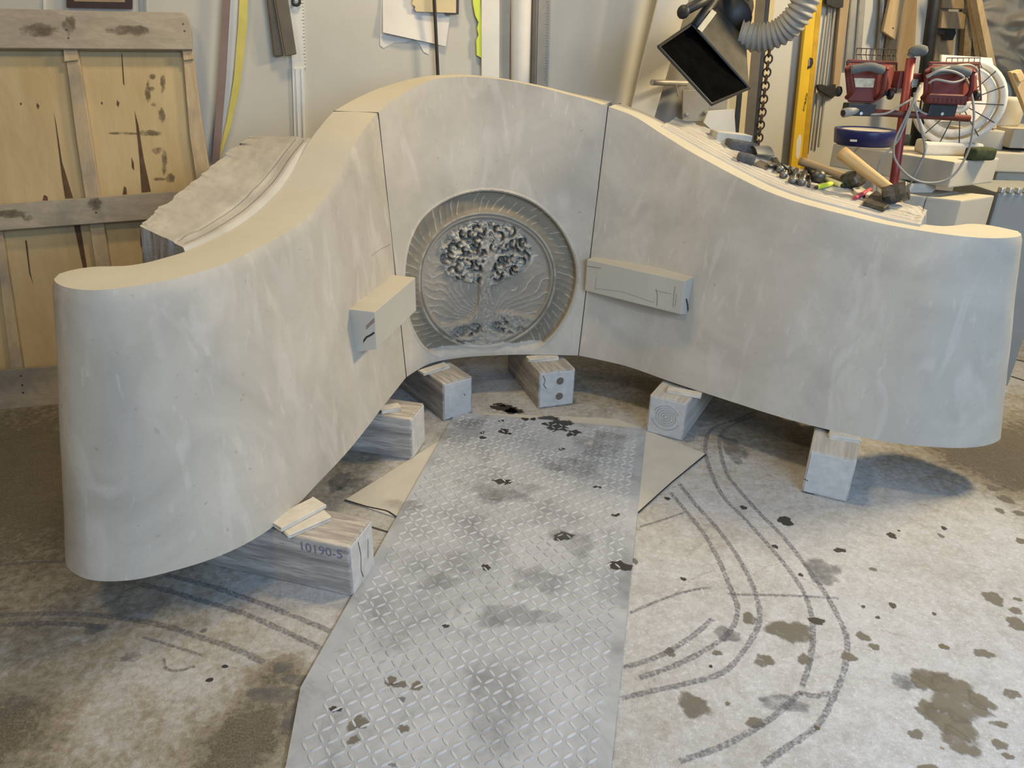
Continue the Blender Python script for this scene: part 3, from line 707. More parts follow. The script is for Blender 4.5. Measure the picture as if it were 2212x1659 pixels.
# dark joints between the stones, pencil lines along the upper edges
def joint(fb, ft, bt, parent, name='joint_line'):
    n = Vector((bt[0] - ft[0], bt[1] - ft[1], 0)).normalized(); o = -n * .0012
    p = [Vector((fb[0], fb[1], ZB)) + o, Vector(ft) + o, Vector((bt[0], bt[1], ft[2])) + Vector((0, 0, .001))]
    path = [p[0].lerp(p[1], i / 20) for i in range(21)]
    mk(name, *tube([p[1] + Vector((0, 0, .0006)), p[2]], .0012, 6), MT['seamdark'], parent)
    return mk(name, *tube(path, .0017, 6), MT['seamdark'], parent)
joint(LFB[0], LFT[0], LBT[0], CW); joint(RFB[0], RFT[0], RBT[0], CW)

# marks on the lugs
def face_pt(px, py, o, n):
    d = ray(px, py); t = (Vector(o) - CAM).dot(n) / d.dot(n); return CAM + d * t
_e1 = Vector((-.444, 2.231, .6)); _e2 = Vector((-.515, 2.25, .6)); en = (_e1 - _e2).cross(Vector((0, 0, 1))).normalized()
if en.y > 0: en = -en
fp = lambda L: [face_pt(720 + x / 6.38, 540 + y / 6.38, _e1, en) for x, y in L]
stroke('marker_line', l1, fp([(565, 1135), (520, 1170), (460, 1200), (415, 1260), (392, 1320), (385, 1360)]), en, .006, MT['ink'])
for q in ([(570, 945), (510, 1000), (450, 1060)], [(572, 975), (515, 1025), (455, 1085)]):
    stroke('red_mark', l1, fp(q), en, .0022, MT['inkred'], .0016)
_f1 = Vector((.289, 2.925, .5)); fn = Vector((.632 - .289, 2.659 - 2.925, 0)).cross(Vector((0, 0, 1))).normalized()
if fn.y > 0: fn = -fn
gp = lambda L: [face_pt(1200 + x / 5.53, 500 + y / 5.53, _f1, fn) for x, y in L]
for q, w_ in (([(1205, 690), (1218, 760), (1212, 885)], .0022), ([(1430, 655), (1415, 760), (1405, 905)], .0016), ([(1445, 740), (1440, 820), (1430, 900)], .0012), ([(490, 545), (480, 620), (472, 700)], .001), ([(370, 412), (545, 440)], .0025), ([(480, 680), (800, 720), (1180, 850)], .001), ([(1190, 705), (1380, 745)], .0012)):
    stroke('pencil_mark', l2, gp(q), fn, w_, MT['pencil'])
_s1 = Vector((.632, 2.659, .5)); sn = Vector((.687 - .632, 2.723 - 2.659, 0)).cross(Vector((0, 0, -1))).normalized()
if sn.x < 0: sn = -sn
stroke('marker_line', l2, [face_pt(1200 + x / 5.53, 500 + y / 5.53, _s1, sn) for x, y in [(1562, 805), (1578, 880), (1583, 950), (1580, 1010)]], sn, .006, MT['ink'], .0015)

def bvh_of(o): return BVHTree.FromPolygons([v.co + wloc(o) for v in o.data.vertices], [tuple(p.vertices) for p in o.data.polygons])
for o_, par, pts_, w_ in ((wl_body, LW, [(803, 552), (812, 545), (824, 537), (843, 528)], .0018), (wl_body, LW, [(262, 573), (276, 574), (286, 578), (287, 583), (282, 586)], .0022), (wr_body, RW, [(2046, 486), (2056, 490), (2074, 493)], .0025)):
    bv = bvh_of(o_); hs = [bv.ray_cast(CAM, ray(*p).normalized()) for p in pts_]
    if all(h[0] is not None for h in hs): stroke('pencil_curve', par, [h[0] for h in hs], -ray(*pts_[0]).normalized(), w_, MT['pencil'], .0015)
# ------------------------------------------------------------------ timber blocks
def timber(front, length, zt, label, endhole=False, mat='timber', stamp=None):
    """front: xy of the two lower corners of the end that shows, left then right"""
    a, b = Vector((*front[0], 0)), Vector((*front[1], 0)); w = b - a; d = Vector((-w.y, w.x, 0)).normalized()
    t = thing('timber_block', label, 'timber block', a + w / 2 + d * length / 2, 'timber blocks under the bench')
    # local x runs along the grain: the body is turned, its mesh is not
    ang = math.atan2(d.y, d.x); L, wd_ = length, w.length
    me_v, me_f = bevelled(*cbox((0, 0, zt / 2), L, wd_, zt)[:2], .006, 2)
    body = mk('body', me_v, me_f, MT[mat], t); body.location = (0, 0, 0); body.rotation_euler = (0, 0, ang)
    # sawn end, slightly proud, cracked
    e, ef = cbox((-L / 2 - .0005, 0, zt / 2), .004, wd_ - .012, zt - .012)
    end = mk('end_face', *bevelled(e, ef, .001, 1), MT['endgrain'], t); end.location = (0, 0, 0); end.rotation_euler = (0, 0, ang)
    if endhole:
        for hz in (.118, .048):
            c, f = lathe((-L / 2 - .0045, -.012, hz), (1, 0, 0), [(0, .021), (.0015, .0225), (.0015, .0165), (.0005, .0165)], 20, True)
            h = mk('hole_rim', c, f, MT['endgrain'], t); h.location = (0, 0, 0); h.rotation_euler = (0, 0, ang)
            c, f = lathe((-L / 2 - .0040, -.012, hz), (1, 0, 0), [(0, .017), (.0006, .017)], 20)
            h = mk('bolt_hole', c, f, MT['brown'], t); h.location = (0, 0, 0); h.rotation_euler = (0, 0, ang)
    return t, a, b, d
def shim(parent_label, c, sx, sy, sz, rz, z, tilt=0, n=0):
    v, f = cbox((c[0], c[1], z + sz / 2), sx, sy, sz, rz, .0025, 0, tilt)
    random.seed(n); v = [(x + random.uniform(-.003, .003), y + random.uniform(-.003, .003), zz) for x, y, zz in v]
    return tag(mk('wood_shim', v, f, MT['shim']), parent_label, 'shim', 'shims under the bench')
ZT = .165
tb1 = timber([(-.423, 1.592), (-.386, 1.728)], .62, ZT, 'weathered timber block with a faded stamped number, under the left rounded arm')
t_b1, a1, b1, d1 = tb1
tb2 = timber([(-.357, 2.325), (-.326, 2.462)], .5, ZT, 'grey weathered timber block, second behind the left arm, beside the thin sheet')
tb3 = timber([(-.272, 2.631), (-.161, 2.711)], .42, ZT, 'cracked timber block under the left side of the carved back')
tb4 = timber([(.111, 2.764), (.262, 2.815)], .42, ZT, 'timber block with two round bolt holes in its end, under the carved back', True)
tb5 = timber([(.535, 2.586), (.665, 2.516)], .5, ZT, 'timber block showing growth rings under the inner right wing', mat='timber2')
tb6 = timber([(1.011, 2.181), (1.145, 2.12)], .55, ZT, 'pale sawn timber block under the right wing, its right side in view', mat='timber2')
# growth rings on the fifth block's end
t5, a5, b5, d5 = tb5
cc = a5.lerp(b5, .5) + Vector((0, 0, .088)) - d5 * .0042; ex5 = (b5 - a5).normalized()
for k, rr in enumerate((.010, .020, .030, .040, .050, .058)):
    pts = []
    for q in range(19):
        an = 2 * math.pi * q / 18 if k < 4 else math.pi * (.12 + .76 * q / 18) + (math.pi if k == 5 else 0)
        pts.append(cc + ex5 * (rr * math.cos(an)) + Vector((0, 0, rr * math.sin(an) * .95)))
    stroke('growth_ring', t5, pts, -d5, .0016, MT['hose'], .0008)
# faded stamp on the first block's long side
def text_mesh(name, txt, size, mat, origin, xdir, ydir, parent, ext=.0004):
    cu = bpy.data.curves.new(name, 'FONT'); cu.body = txt; cu.size = size; cu.extrude = ext
    tmp = bpy.data.objects.new(name + '_tmp', cu); COL.objects.link(tmp)
    dg = bpy.context.evaluated_depsgraph_get(); me = bpy.data.meshes.new_from_object(tmp.evaluated_get(dg))
    bpy.data.objects.remove(tmp)
    x = Vector(xdir).normalized(); y = Vector(ydir).normalized(); z = x.cross(y)
    V = [Vector(origin) + x * v.co.x + y * v.co.y + z * v.co.z for v in me.vertices]; Q = [tuple(p.vertices) for p in me.polygons]
    bpy.data.meshes.remove(me)
    return mk(name, V, Q, mat, parent)
ld = -d1  # along the side, towards the end that shows
text_mesh('stamped_number', '10190-5', .040, MT['inkstamp'], a1 + d1 * .15 + Vector((0, 0, .125)) + (a1 - b1).normalized() * .0005, ld, (0, 0, 1), tb1[0])
# checks (cracks) in the ends
def crack(t, a, b, d, pts, w=.0025):
    e = (b - a)
    stroke('crack', t, [a + e * u + Vector((0, 0, v)) - d * .0032 for u, v in pts], -d, w, MT['seamdark'], .0006)
crack(*tb1, [(.35, .15), (.42, .10), (.38, .05), (.45, .02)]); crack(*tb1, [(.75, .12), (.7, .06)], .002)
crack(*tb4, [(.1, .15), (.16, .13), (.12, .11), (.2, .09)]); crack(*tb6, [(.0, .055), (.10, .05)]); crack(*tb6, [(.02, .004), (.3, .004)], .003); crack(*tb3, [(.7, .1), (.74, .09)])
# shims
shim('lower of two thin wood shims on the stamped timber block', at(660, 1130, z=.17).to_2d(), .13, .055, .012, .75, ZT, 0, 1)
shim('upper of two thin wood shims on the stamped timber block', at(643, 1112, z=.18).to_2d(), .15, .06, .013, .9, ZT + .0125, 0, 2)
shim('crumbled scrap of shim on the second timber block from the left arm', at(842, 884, z=.17).to_2d(), .07, .04, .016, .4, ZT, 0, 3)
shim('flat shim on the cracked timber block left of the medallion', at(938, 797, z=.17).to_2d(), .13, .04, .013, .75, ZT, 0, 4)
shim('flat shim on the timber block with bolt holes', at(1172, 774, z=.17).to_2d(), .13, .04, .013, .25, ZT, 0, 5)
shim('tapered shim on the timber block with growth rings', at(1478, 848, z=.17).to_2d(), .13, .045, .012, -.35, ZT, 0, 6)
shim('crumpled shim on the pale sawn timber block under the right wing', at(1824, 943, z=.17).to_2d(), .10, .05, .016, -.3, ZT, 0, 7)

# ------------------------------------------------------------------ sheet and tread plate on the floor
Ls, Rs = at(745, 1082, z=0), at(1525, 983, z=0); dA = (at(958, 948, z=0) - Ls).normalized(); dB = (at(858, 1120, z=0) - Ls).normalized()
pT = Ls + dA * .78; pB = Rs + (at(1378, 1110, z=0) - Rs).normalized() * 1.0; pC = Ls + dB * .62
sheet = mk('thin_sheet', *prism([p.to_2d() for p in (Ls, pC, pB, Rs, pT + Vector((.55, -.02, 0)), pT)], 0.0012, .0042), MT['masonite'])
tag(sheet, 'smooth dusty grey sheet lying askew under the tread plate', 'sheet')
stroke('dark_edge', sheet, [Ls, at(790, 1096, z=0), at(833, 1105, z=0), at(840, 1108, z=0), at(858, 1120, z=0)], (0, 0, 1), .007, MT['ink'], .0044)
stroke('dark_edge', sheet, [Rs, at(1450, 1045, z=0), at(1378, 1110, z=0)], (0, 0, 1), .006, MT['ink'], .0044)

def plate_mat():
    m, nt, b = new_mat('dusty_tread_plate'); v = wpos(nt)
    n1 = noise_node(nt, 4.5, 5, .65, v, .7); n2 = noise_node(nt, 40, 4, .7, v); n3 = noise_node(nt, 14, 4, .6, v, .5)
    c = ramp(nt, n1, [(.30, (.20, .22, .255)), (.46, (.35, .38, .43)), (.66, (.47, .50, .56))])
    c = mixc(nt, mathn(nt, 'MULTIPLY', n2, .4), c, (.30, .30, .31))
    c = mixc(nt, mathn(nt, 'MULTIPLY', ramp(nt, n3, [(.58, (0, 0, 0)), (.68, (1, 1, 1))]), .35), c, (.19, .195, .20))
    nt.links.new(c, b.inputs['Base Color']); b.inputs['Roughness'].default_value = .6; b.inputs['Metallic'].default_value = .15
    bump(nt, b, n2, .2, .002); return m
MT['plate'] = plate_mat()
def lug_mat():
    m, nt, b = new_mat('dusty_tread_lug'); v = wpos(nt)
    n1 = noise_node(nt, 5, 5, .65, v, .7); n2 = noise_node(nt, 60, 3, .7, v)
    c = ramp(nt, n1, [(.30, (.28, .295, .32)), (.46, (.41, .43, .46)), (.66, (.52, .54, .58))])
    c = mixc(nt, mathn(nt, 'MULTIPLY', n2, .3), c, (.36, .36, .37))
    nt.links.new(c, b.inputs['Base Color']); b.inputs['Roughness'].default_value = .65; return m
MT['tread'] = lug_mat()
PL = [(-.227, 2.70), (.537, 2.598), (.232, 1.084), (.105, .42), (-.50, .42), (-.453, 1.064), (-.478, 1.27)]
PT = thing('tread_plate', 'long steel tread plate dusted white lying on the floor towards the bench', 'steel plate', (0, 1.6, 0))
mk('plate', *prism(PL, .0045, .0085, .0006), MT['plate'], PT)
def inpoly(x, y, P, m=.02):
    c = True
    for i in range(len(P)):
        x0, y0 = P[i]; x1, y1 = P[(i + 1) % len(P)]; L = math.hypot(x1 - x0, y1 - y0)
        cr = ((x1 - x0) * (y - y0) - (y1 - y0) * (x - x0)) / L
        if cr > -m: c = False
    return c
def lug_shape():
    # a low rounded bar: 26 x 8 mm, 1.6 mm proud
    L, w, h = .0135, .0042, .0017; V = []; n = 10
    for r, z in ((1.0, 0), (.72, h)):
        for k in range(n):
            a = 2 * math.pi * k / n; V.append((L * math.cos(a) * r if r == 1 else (L - .003) * math.cos(a), w * math.sin(a) * (1 if r == 1 else .5), z))
    Q = [(k, (k + 1) % n, n + (k + 1) % n, n + k) for k in range(n)] + [tuple(range(n, 2 * n))]
    return V, Q
pu = Vector((.305, 1.514, 0)).normalized(); pv = Vector((pu.y, -pu.x, 0)); lv, lf = lug_shape(); spots_ = []
step = .0265
for i in range(-32, 40):
    for j in range(-5, 100):
        c = Vector((-.1, .45, 0)) + pv * (i * step) + pu * (j * step)
        if inpoly(c.x, c.y, PL): spots_.append((c, math.pi / 4 if (i + j) % 2 else -math.pi / 4))
vis = []
for c, a in spots_:
    q = c - CAM; dp = q.dot(FWD); px = W / 2 + F * q.dot(RT) / dp; py = H / 2 - F * q.dot(UP) / dp
    vis.append((py if (-20 < px < W + 20 and py < H + 25) else -1e9, c, a))
vis.sort(key=lambda t: -t[0])
base_a = math.atan2(pu.y, pu.x)
lme = bpy.data.meshes.new('tread_lug'); lme.from_pydata(lv, [], lf); lme.materials.append(MT['tread'])
for _, c, a in vis[:300]:
    o = bpy.data.objects.new('tread_lug', lme); COL.objects.link(o); o.parent = PT
    o.location = Vector((c.x, c.y, .0085)) - PT.location; o.rotation_euler = (0, 0, base_a + a)
BV, BQ = [], []
for _, c, a in vis[300:]:
    n = len(BV); ca, sa = math.cos(base_a + a), math.sin(base_a + a)
    BV += [(c.x + x * ca - y * sa, c.y + x * sa + y * ca, .0085 + z) for x, y, z in lv]; BQ += [tuple(k + n for k in f) for f in lf]
st = mk('tread_pattern', BV, BQ, MT['tread'], PT); st['kind'] = 'stuff'
PZ = .0104
for px, py, rx, ry in ((1090, 932, 14, 7), (1042, 934, 6, 3), (1043, 945, 8, 4), (1213, 970, 7, 3), (1086, 1040, 20, 8), (1217, 1158, 22, 11), (1050, 1226, 11, 7), (963, 1352, 8, 5), (1340, 1222, 26, 12), (1290, 1052, 9, 3), (1330, 1112, 10, 4),
                       (1135, 905, 9, 3), (1152, 905, 8, 3), (1083, 909, 6, 3), (725, 1532, 14, 7)):
    spot('wet_spot', px, py, rx, ry, MT['wet'], PZ - .0010, PT, 0, .35)
for px, py, rx, ry, an in ((1205, 918, 38, 12, -.15), (1185, 902, 22, 5, 0), (1240, 935, 16, 8, 0)):
    spot('wet_spot', px, py, rx, ry, MT['wet'], PZ - .0009, PT, an, .4)
for px, py, rx, ry in ((773, 1562, 26, 17), (764, 1598, 15, 10), (870, 1574, 14, 12), (845, 1471, 16, 10), (865, 1478, 18, 9), (900, 1482, 16, 10), (868, 1510, 9, 7), (850, 1652, 12, 6)):
    spot('damp_spot', px, py, rx, ry, MT['smudge'] if ry < 8 else MT['damp'], PZ - .0010, PT, 0, .35)
for px, py, rx, ry in ((1085, 1060, 80, 30), (1300, 960, 60, 40), (1160, 1250, 60, 40), (1000, 930, 60, 30), (1240, 1010, 70, 30), (1110, 1330, 90, 35), (950, 1255, 50, 25), (1090, 1070, 60, 20), (870, 1090, 50, 14), (1240, 1170, 60, 30)):
    spot('dark_smudge', px, py, rx, ry, MT['psmudge'], PZ + .0003, PT, 0, .4)
for px, py, rx, ry in ((1272, 956, 14, 6), (1068, 1075, 12, 4)):
    spot('white_dust', px, py, rx, ry, MT['dustp'], PZ, PT)
for px, py, rx, ry, an in ((1092, 882, 34, 8, 0), (1110, 888, 20, 8, 0), (1080, 874, 16, 4, 0)):
    spot('wet_spot', px, py, rx, ry, MT['wet'], .0012, FLOOR, an, .35)

# ------------------------------------------------------------------ things on and against the wall
def onplane(px, py, o, n):
    d = ray(px, py); t = (Vector(o) - CAM).dot(n) / d.dot(n); return CAM + d * t
def pan(name, pts, mat, parent=None, off=.0, thick=.01, o=None, n=None, bev=0):
    """a flat board: its outline as the photo shows it, standing `off` proud of the plane (o, n)"""
    o = W0 if o is None else o; n = WN if n is None else n
    f = [onplane(x, y, Vector(o) + n * (off + thick), n) for x, y in pts]; b = [p - n * thick for p in f]
    k = len(f); V = f + b; Q = [tuple(range(k)), tuple(range(2 * k - 1, k - 1, -1))] + [(i, k + i, k + (i + 1) % k, (i + 1) % k) for i in range(k)]
    if bev: V, Q = bevelled(V, Q, bev, 1)
    return mk(name, V, Q, mat, parent)
# crate panel leaning on the wall
P0 = at(60, 876, z=0); lean = math.atan2((P0 - W0).dot(WN) - .06, 1.5)
PN = (WN * math.cos(lean) + Vector((0, 0, 1)) * math.sin(lean)).normalized()
CP = thing('crate_panel', 'yellow plywood crate panel with grey pine rails leaning on the wall', 'crate panel', P0)
pp = dict(o=P0, n=PN)
pan('plywood_sheet', [(-120, 22), (402, 30), (455, 400), (545, 868), (-120, 905)], MT['ply'], CP, -.05, .012, **pp)
for q in ([(138, 95), (166, 95), (196, 290), (247, 640), (216, 640), (163, 290)], [(393, 95), (414, 95), (438, 280), (470, 470), (436, 470), (409, 290)], [(-14, 495), (4, 495), (52, 812), (24, 812)]):
    pan('batten', q, MT['batten'], CP, -.038, .022, bev=.002, **pp)
for q in ([(136, 98), (166, 98), (168, 130), (138, 133)], [(392, 98), (416, 98), (418, 128), (396, 131)]):
    pan('cleat', q, MT['batten'], CP, -.016, .012, bev=.002, **pp)
for q in ([(-120, 16), (395, 27), (404, 34), (413, 62), (415, 107), (-120, 103)], [(-120, 450), (480, 406), (486, 462), (-120, 507)], [(-120, 808), (620, 755), (632, 832), (-120, 905)]):
    pan('rail', q, MT['rail'], CP, -.016, .03, bev=.002, **pp)
for q in ([(117, 245), (122, 270), (134, 350), (145, 385), (158, 428), (141, 429), (134, 385)], [(291, 240), (299, 270), (310, 340), (326, 414), (306, 416), (301, 340)], [(158, 480), (172, 480), (190, 590), (182, 590)], [(80, 222), (85, 228), (83, 236), (79, 230)], [(253, 216), (258, 222), (256, 231), (252, 226)],
          [(284, 340), (289, 352), (290, 368), (285, 362)], [(95, 421), (102, 424), (104, 433), (92, 433)], [(268, 402), (273, 406), (274, 420), (265, 420)], [(54, 518), (58, 520), (66, 590), (72, 615), (63, 590)], [(262, 115), (264, 118), (269, 185), (266, 180)], [(219, 219), (222, 222), (221, 226), (218, 224)], [(43, 223), (46, 221), (47, 226), (44, 227)]):
    pan('dark_knot', q, MT['plywood_knot'], CP, -.0375, .0006, **pp)
MT['soot'] = decal_mat('soot_smear', (.13, .10, .065), .36, .3, 22, True, .62)
random.seed(21)
def smear(parent, px, py, rx, ry, o, n, mat, ax=None):
    c = onplane(px, py, o, n); a = (onplane(px + rx, py, o, n) - c); b = (onplane(px, py + ry, o, n) - c); N = 18; V = [c + n * .001]; K = [1.15]
    for f, kk in ((.6, 1.05), (1.15, .5)):
        for k in range(N):
            t = 2 * math.pi * k / N; r = f * random.uniform(.8, 1.2); V.append(c + a * (r * math.cos(t)) + b * (r * math.sin(t)) + n * .001); K.append(kk)
    Q = []
    for k in range(N):
        k2 = (k + 1) % N; Q += [(0, 1 + k, 1 + k2), (1 + k, 1 + N + k, 1 + N + k2, 1 + k2)]
    o_ = mk('dark_smear', V, Q, mat, parent); decal_k(o_, K)
for px, py, rx, ry in ((318, 287, 34, 9), (330, 165, 9, 8), (328, 192, 10, 7), (332, 226, 8, 6), (340, 325, 16, 12), (368, 385, 13, 14), (345, 387, 18, 5), (350, 250, 10, 20), (320, 200, 8, 30), (352, 180, 8, 30), (270, 288, 40, 4), (355, 350, 8, 40)):
    smear(CP, px, py, rx, ry, P0 - PN * .038, PN, MT['soot'])
for px, py, rx, ry in ((85, 65, 50, 20), (205, 440, 20, 18), (20, 462, 60, 12), (150, 55, 20, 25), (60, 470, 16, 10), (280, 65, 60, 15)):
    smear(CP, px, py, rx, ry, P0 + PN * .014, PN, MT['soot'])
for px, py in ((144, 64), (148, 82), (396, 52), (399, 67), (206, 437), (208, 459), (45, 812), (48, 832), (50, 848)):
    c = onplane(px, py, P0 + PN * .014, PN); v, f = lathe(c, PN, [(0, .004), (.001, .004)], 8); mk('nail_head', v, f, MT['iron'], CP)

def top(name, label, cat, pts, mat, off, thick, group=None, bev=0, **k):
    return tag(pan(name, pts, mat, None, off, thick, bev=bev, **k), label, cat, group)
top('picture_frame', 'dark wooden frame hanging high above the crate panel', 'frame', [(143, -70), (286, -66), (285, 19), (144, 16)], MT['frame'], 0, .02)
fr = bpy.data.objects['picture_frame']; pan('mount', [(160, -70), (270, -66), (270, 5), (160, 3)], MT['oldhandle'], fr, .0205, .001)
for i, q in enumerate(([(92, -60), (97, -60), (98, 40), (94, 40)], [(298, -60), (304, -60), (308, 40), (302, 40)], [(308, -60), (313, -60), (317, 40), (312, 40)])):
    t_ = pan('trim_%d' % (i + 1), q, MT['grey'] if i else MT['white'], None, 0, .006); tag(t_, ['narrow pale seam strip left of the dark frame', 'left grey edge strip right of the dark frame', 'right grey edge strip right of the dark frame'][i], 'trim', kind='structure')
top('wooden_strip', 'thin mauve-brown strip leaning beside the yellow edged strip', 'strip', [(485, -40), (499, -40), (488, 170), (474, 345), (456, 372), (468, 220)], MT['mauve'], .034, .012)
top('metal_strip', 'pale metal strip leaning between the mauve and yellow strips', 'strip', [(500, -40), (518, -40), (512, 100), (496, 220), (474, 335), (476, 300), (489, 160)], MT['white'], .004, .008)
top('plastic_strip', 'bowed yellow strip leaning against the wall by the crate panel', 'strip', [(519, -40), (537, -40), (533, 60), (519, 185), (499, 272), (474, 345), (474, 325), (490, 262), (505, 170), (514, 60)], MT['yellowedge'], .016, .012)
br1 = top('rubber_bar', 'thinner of two brown bars hanging by the white ruler', 'bar', [(571, -50), (583, -50), (613, 121), (592, 122)], MT['brown'], .0, .035, 'brown bars on the wall', .003)
br2 = top('rubber_bar', 'wider front one of two brown bars hanging by the white ruler', 'bar', [(585, -50), (615, -50), (641, 117), (616, 122)], MT['brown'], .037, .02, 'brown bars on the wall', .003)
rl = top('ruler', 'short white ruler behind the brown bars', 'ruler', [(620, -50), (653, -50), (661, 147), (631, 147)], MT['white'], .0, .006)
for k in range(24):
    yy = -30 + k * 7.3; xx = 653.5 + (yy + 50) * .04
    pan('tick_mark', [(xx - (6 if k % 5 == 0 else 3.5), yy), (xx, yy), (xx, yy + 1.4), (xx - (6 if k % 5 == 0 else 3.5), yy + 1.4)], MT['pencil'], rl, .006, .0006)
hk = [onwall(640 + 8 * math.cos(a), 3 + 8 * math.sin(a), .02) for a in [2 * math.pi * i / 16 for i in range(17)]]
tag(mk('hook', *tube(hk, .006, 8), MT['black']), 'small black ring hook at the top of the white ruler', 'hook')
ch = top('conduit_channel', 'narrow white channel running down below the white ruler', 'channel', [(631, 147), (657, 147), (661, 330), (637, 330)], MT['white'], 0, .01)
for q in ([(638, 149), (640, 149), (645, 330), (643, 330)], [(650, 149), (652, 149), (656, 330), (654, 330)]):
    pan('rib', q, MT['alu'], ch, .01, .003)
def curled(name, label, pts, mat, cat, amp=.01, off=.008):
    """sheet of paper pinned to the wall, its lower edge lifting; pts = top-left, top-right, bottom-right, bottom-left"""
    n = 10; V = []
    for j in range(n + 1):
        for i in range(n + 1):
            u, v = i / n, j / n
            x = (pts[0][0] * (1 - u) + pts[1][0] * u) * (1 - v) + (pts[3][0] * (1 - u) + pts[2][0] * u) * v
            y = (pts[0][1] * (1 - u) + pts[1][1] * u) * (1 - v) + (pts[3][1] * (1 - u) + pts[2][1] * u) * v
            V.append(onwall(x, y, off + amp * v * v * (1 + .4 * math.sin(u * 6))))
    Q = gridfaces(n + 1, n + 1); k = len(V); V += [p - WN * .0008 for p in V]; Q += [tuple(a + k for a in q[::-1]) for q in Q]
    return tag(mk(name, V, Q, mat, None, True), label, cat)
top('paper_sheet', 'torn pale paper sheet hanging lowest on the wall', 'paper', [(822, -50), (905, -50), (930, 60), (926, 118), (915, 112), (906, 95), (893, 84), (872, 92), (852, 92), (842, 97), (828, 104), (821, 98)], MT['paper'], .002, .001)
curled('paper_sheet', 'large white paper sheet with its lower edge lifting, behind the black rod', [(826, -60), (985, -60), (963, 100), (827, 70)], MT['paper'], 'paper', .018, .006)
cdm = top('clipboard', 'dark edged board behind the cream card', 'board', [(900, -50), (992, -50), (991, 31), (966, 33), (962, 28)], MT['frame'], .026, .004)
top('card', 'cream card with a ragged left corner on the dark edged board', 'card', [(893, -50), (986, -50), (985, 28), (900, 25), (896, 21), (897, 14), (890, 9), (892, 0)], MT['cream'], .032, .002)
rod = tube([onwall(922, -330, .05), onwall(948, 200, .05)], .0075, 10); tag(mk('steel_rod', *rod, MT['black']), 'slim black rod hanging in front of the papers', 'rod')
top('safety_strap', 'bright yellow-green strap hanging beside the white board', 'strap', [(1018, -50), (1036, -50), (1040, 60), (1041, 126), (1030, 119), (1029, 88), (1034, 76), (1031, 62), (1034, 48), (1027, 34), (1022, 10)], MT['neon'], .01, .012)
top('white_board', 'narrow white board standing behind the bench, left of the grey strip', 'board', [(1040, -50), (1079, -50), (1078, 260), (1041, 260)], MT['white'], .01, .018)
top('grey_strip', 'flat grey strip standing between white board and paper roll', 'strip', [(1080, -50), (1104, -50), (1098, 260), (1075, 260)], MT['hose'], .012, .012)
pr = [onwall(1126, -60, .03), onwall(1122, 250, .03)]; v_, f_ = tube([pr[0].lerp(pr[1], i / 12) for i in range(13)], [.048 - .0005 * i for i in range(13)], 18, True)
tag(mk('paper_roll', v_, f_, MT['paper'], None, True), 'loose white paper roll standing beside the long grey ruler', 'paper roll')
top('dark_strip', 'thin dark strip standing between paper roll and grey ruler', 'strip', [(1152, -50), (1160, -50), (1154, 260), (1146, 260)], MT['brown'], .01, .01)
lr = top('long_ruler', 'long grey metal ruler standing right of the paper roll', 'ruler', [(1165, -50), (1189, -50), (1181, 260), (1157, 260)], MT['hose'], .01, .006)
for k in range(34):
    yy = -20 + k * 6; xx = 1187 - (yy + 50) * .026; l_ = 6 if k % 4 == 0 else 3.5
    pan('tick_mark', [(xx - l_, yy), (xx, yy), (xx, yy + 1.3), (xx - l_, yy + 1.3)], MT['pencil'], lr, .016, .0006)

# ------------------------------------------------------------------ machine parts and boards right of the bench back
def ppan(name, pts, Y, mat, parent=None, thick=.02, bev=0):
    """board facing the room at depth Y"""
    return pan(name, pts, mat, parent, 0, thick, Vector((0, Y + thick, 0)), Vector((0, -1, 0)), bev)
def tpan(name, label, cat, pts, Y, mat, thick=.02, group=None, bev=0):
    return tag(ppan(name, pts, Y, mat, None, thick, bev), label, cat, group)
tpan('leaning_board', 'tall pale panel leaning left of the black hood', 'panel', [(1436, -60), (1505, -60), (1400, 300), (1350, 290)], 3.80, MT['white'], .03)
mp = tpan('machine_housing', 'grey machine panel with a bolted bracket behind the black hood', 'panel', [(1500, -60), (1600, -60), (1560, 330), (1390, 330), (1400, 290)], 3.86, MT['hose'], .02)
bk = ppan('bracket', [(1475, 195), (1528, 195), (1532, 260), (1526, 263), (1474, 263)], 3.80, MT['hose'], mp, .02, .002)
for px, py in ((1483, 247), (1523, 243)):
    c = at(px, py, Y=3.798); mk('bolt', *lathe(c, (0, -1, 0), [(0, .009), (.006, .009), (.007, .006)], 6), MT['grey'], bk)
pp1 = mk('pipe', *tube([at(1408, 178, Y=3.70), at(1482, 180, Y=3.84)], .013, 14), MT['alu'], mp); mk('pipe_hook', *tube([at(1460, 182, Y=3.76), at(1465, 208, Y=3.76)], .004, 8), MT['grey'], mp)
tpan('white_offcut', 'white triangular offcut standing below the black hood', 'offcut', [(1530, 240), (1586, 236), (1592, 330), (1520, 265)], 3.74, MT['white'], .02)
tpan('wood_offcut', 'small pale wood offcut just below the black hood mouth', 'offcut', [(1530, 212), (1574, 208), (1577, 236), (1529, 238)], 3.88, MT['cream'], .03)
tpan('wood_offcut', 'ragged pale wood piece above the grey hose behind the hood', 'offcut', [(1592, 30), (1628, 5), (1618, 62), (1590, 62)], 3.92, MT['cream'], .03)
gB = 'narrow boards standing behind the hose'
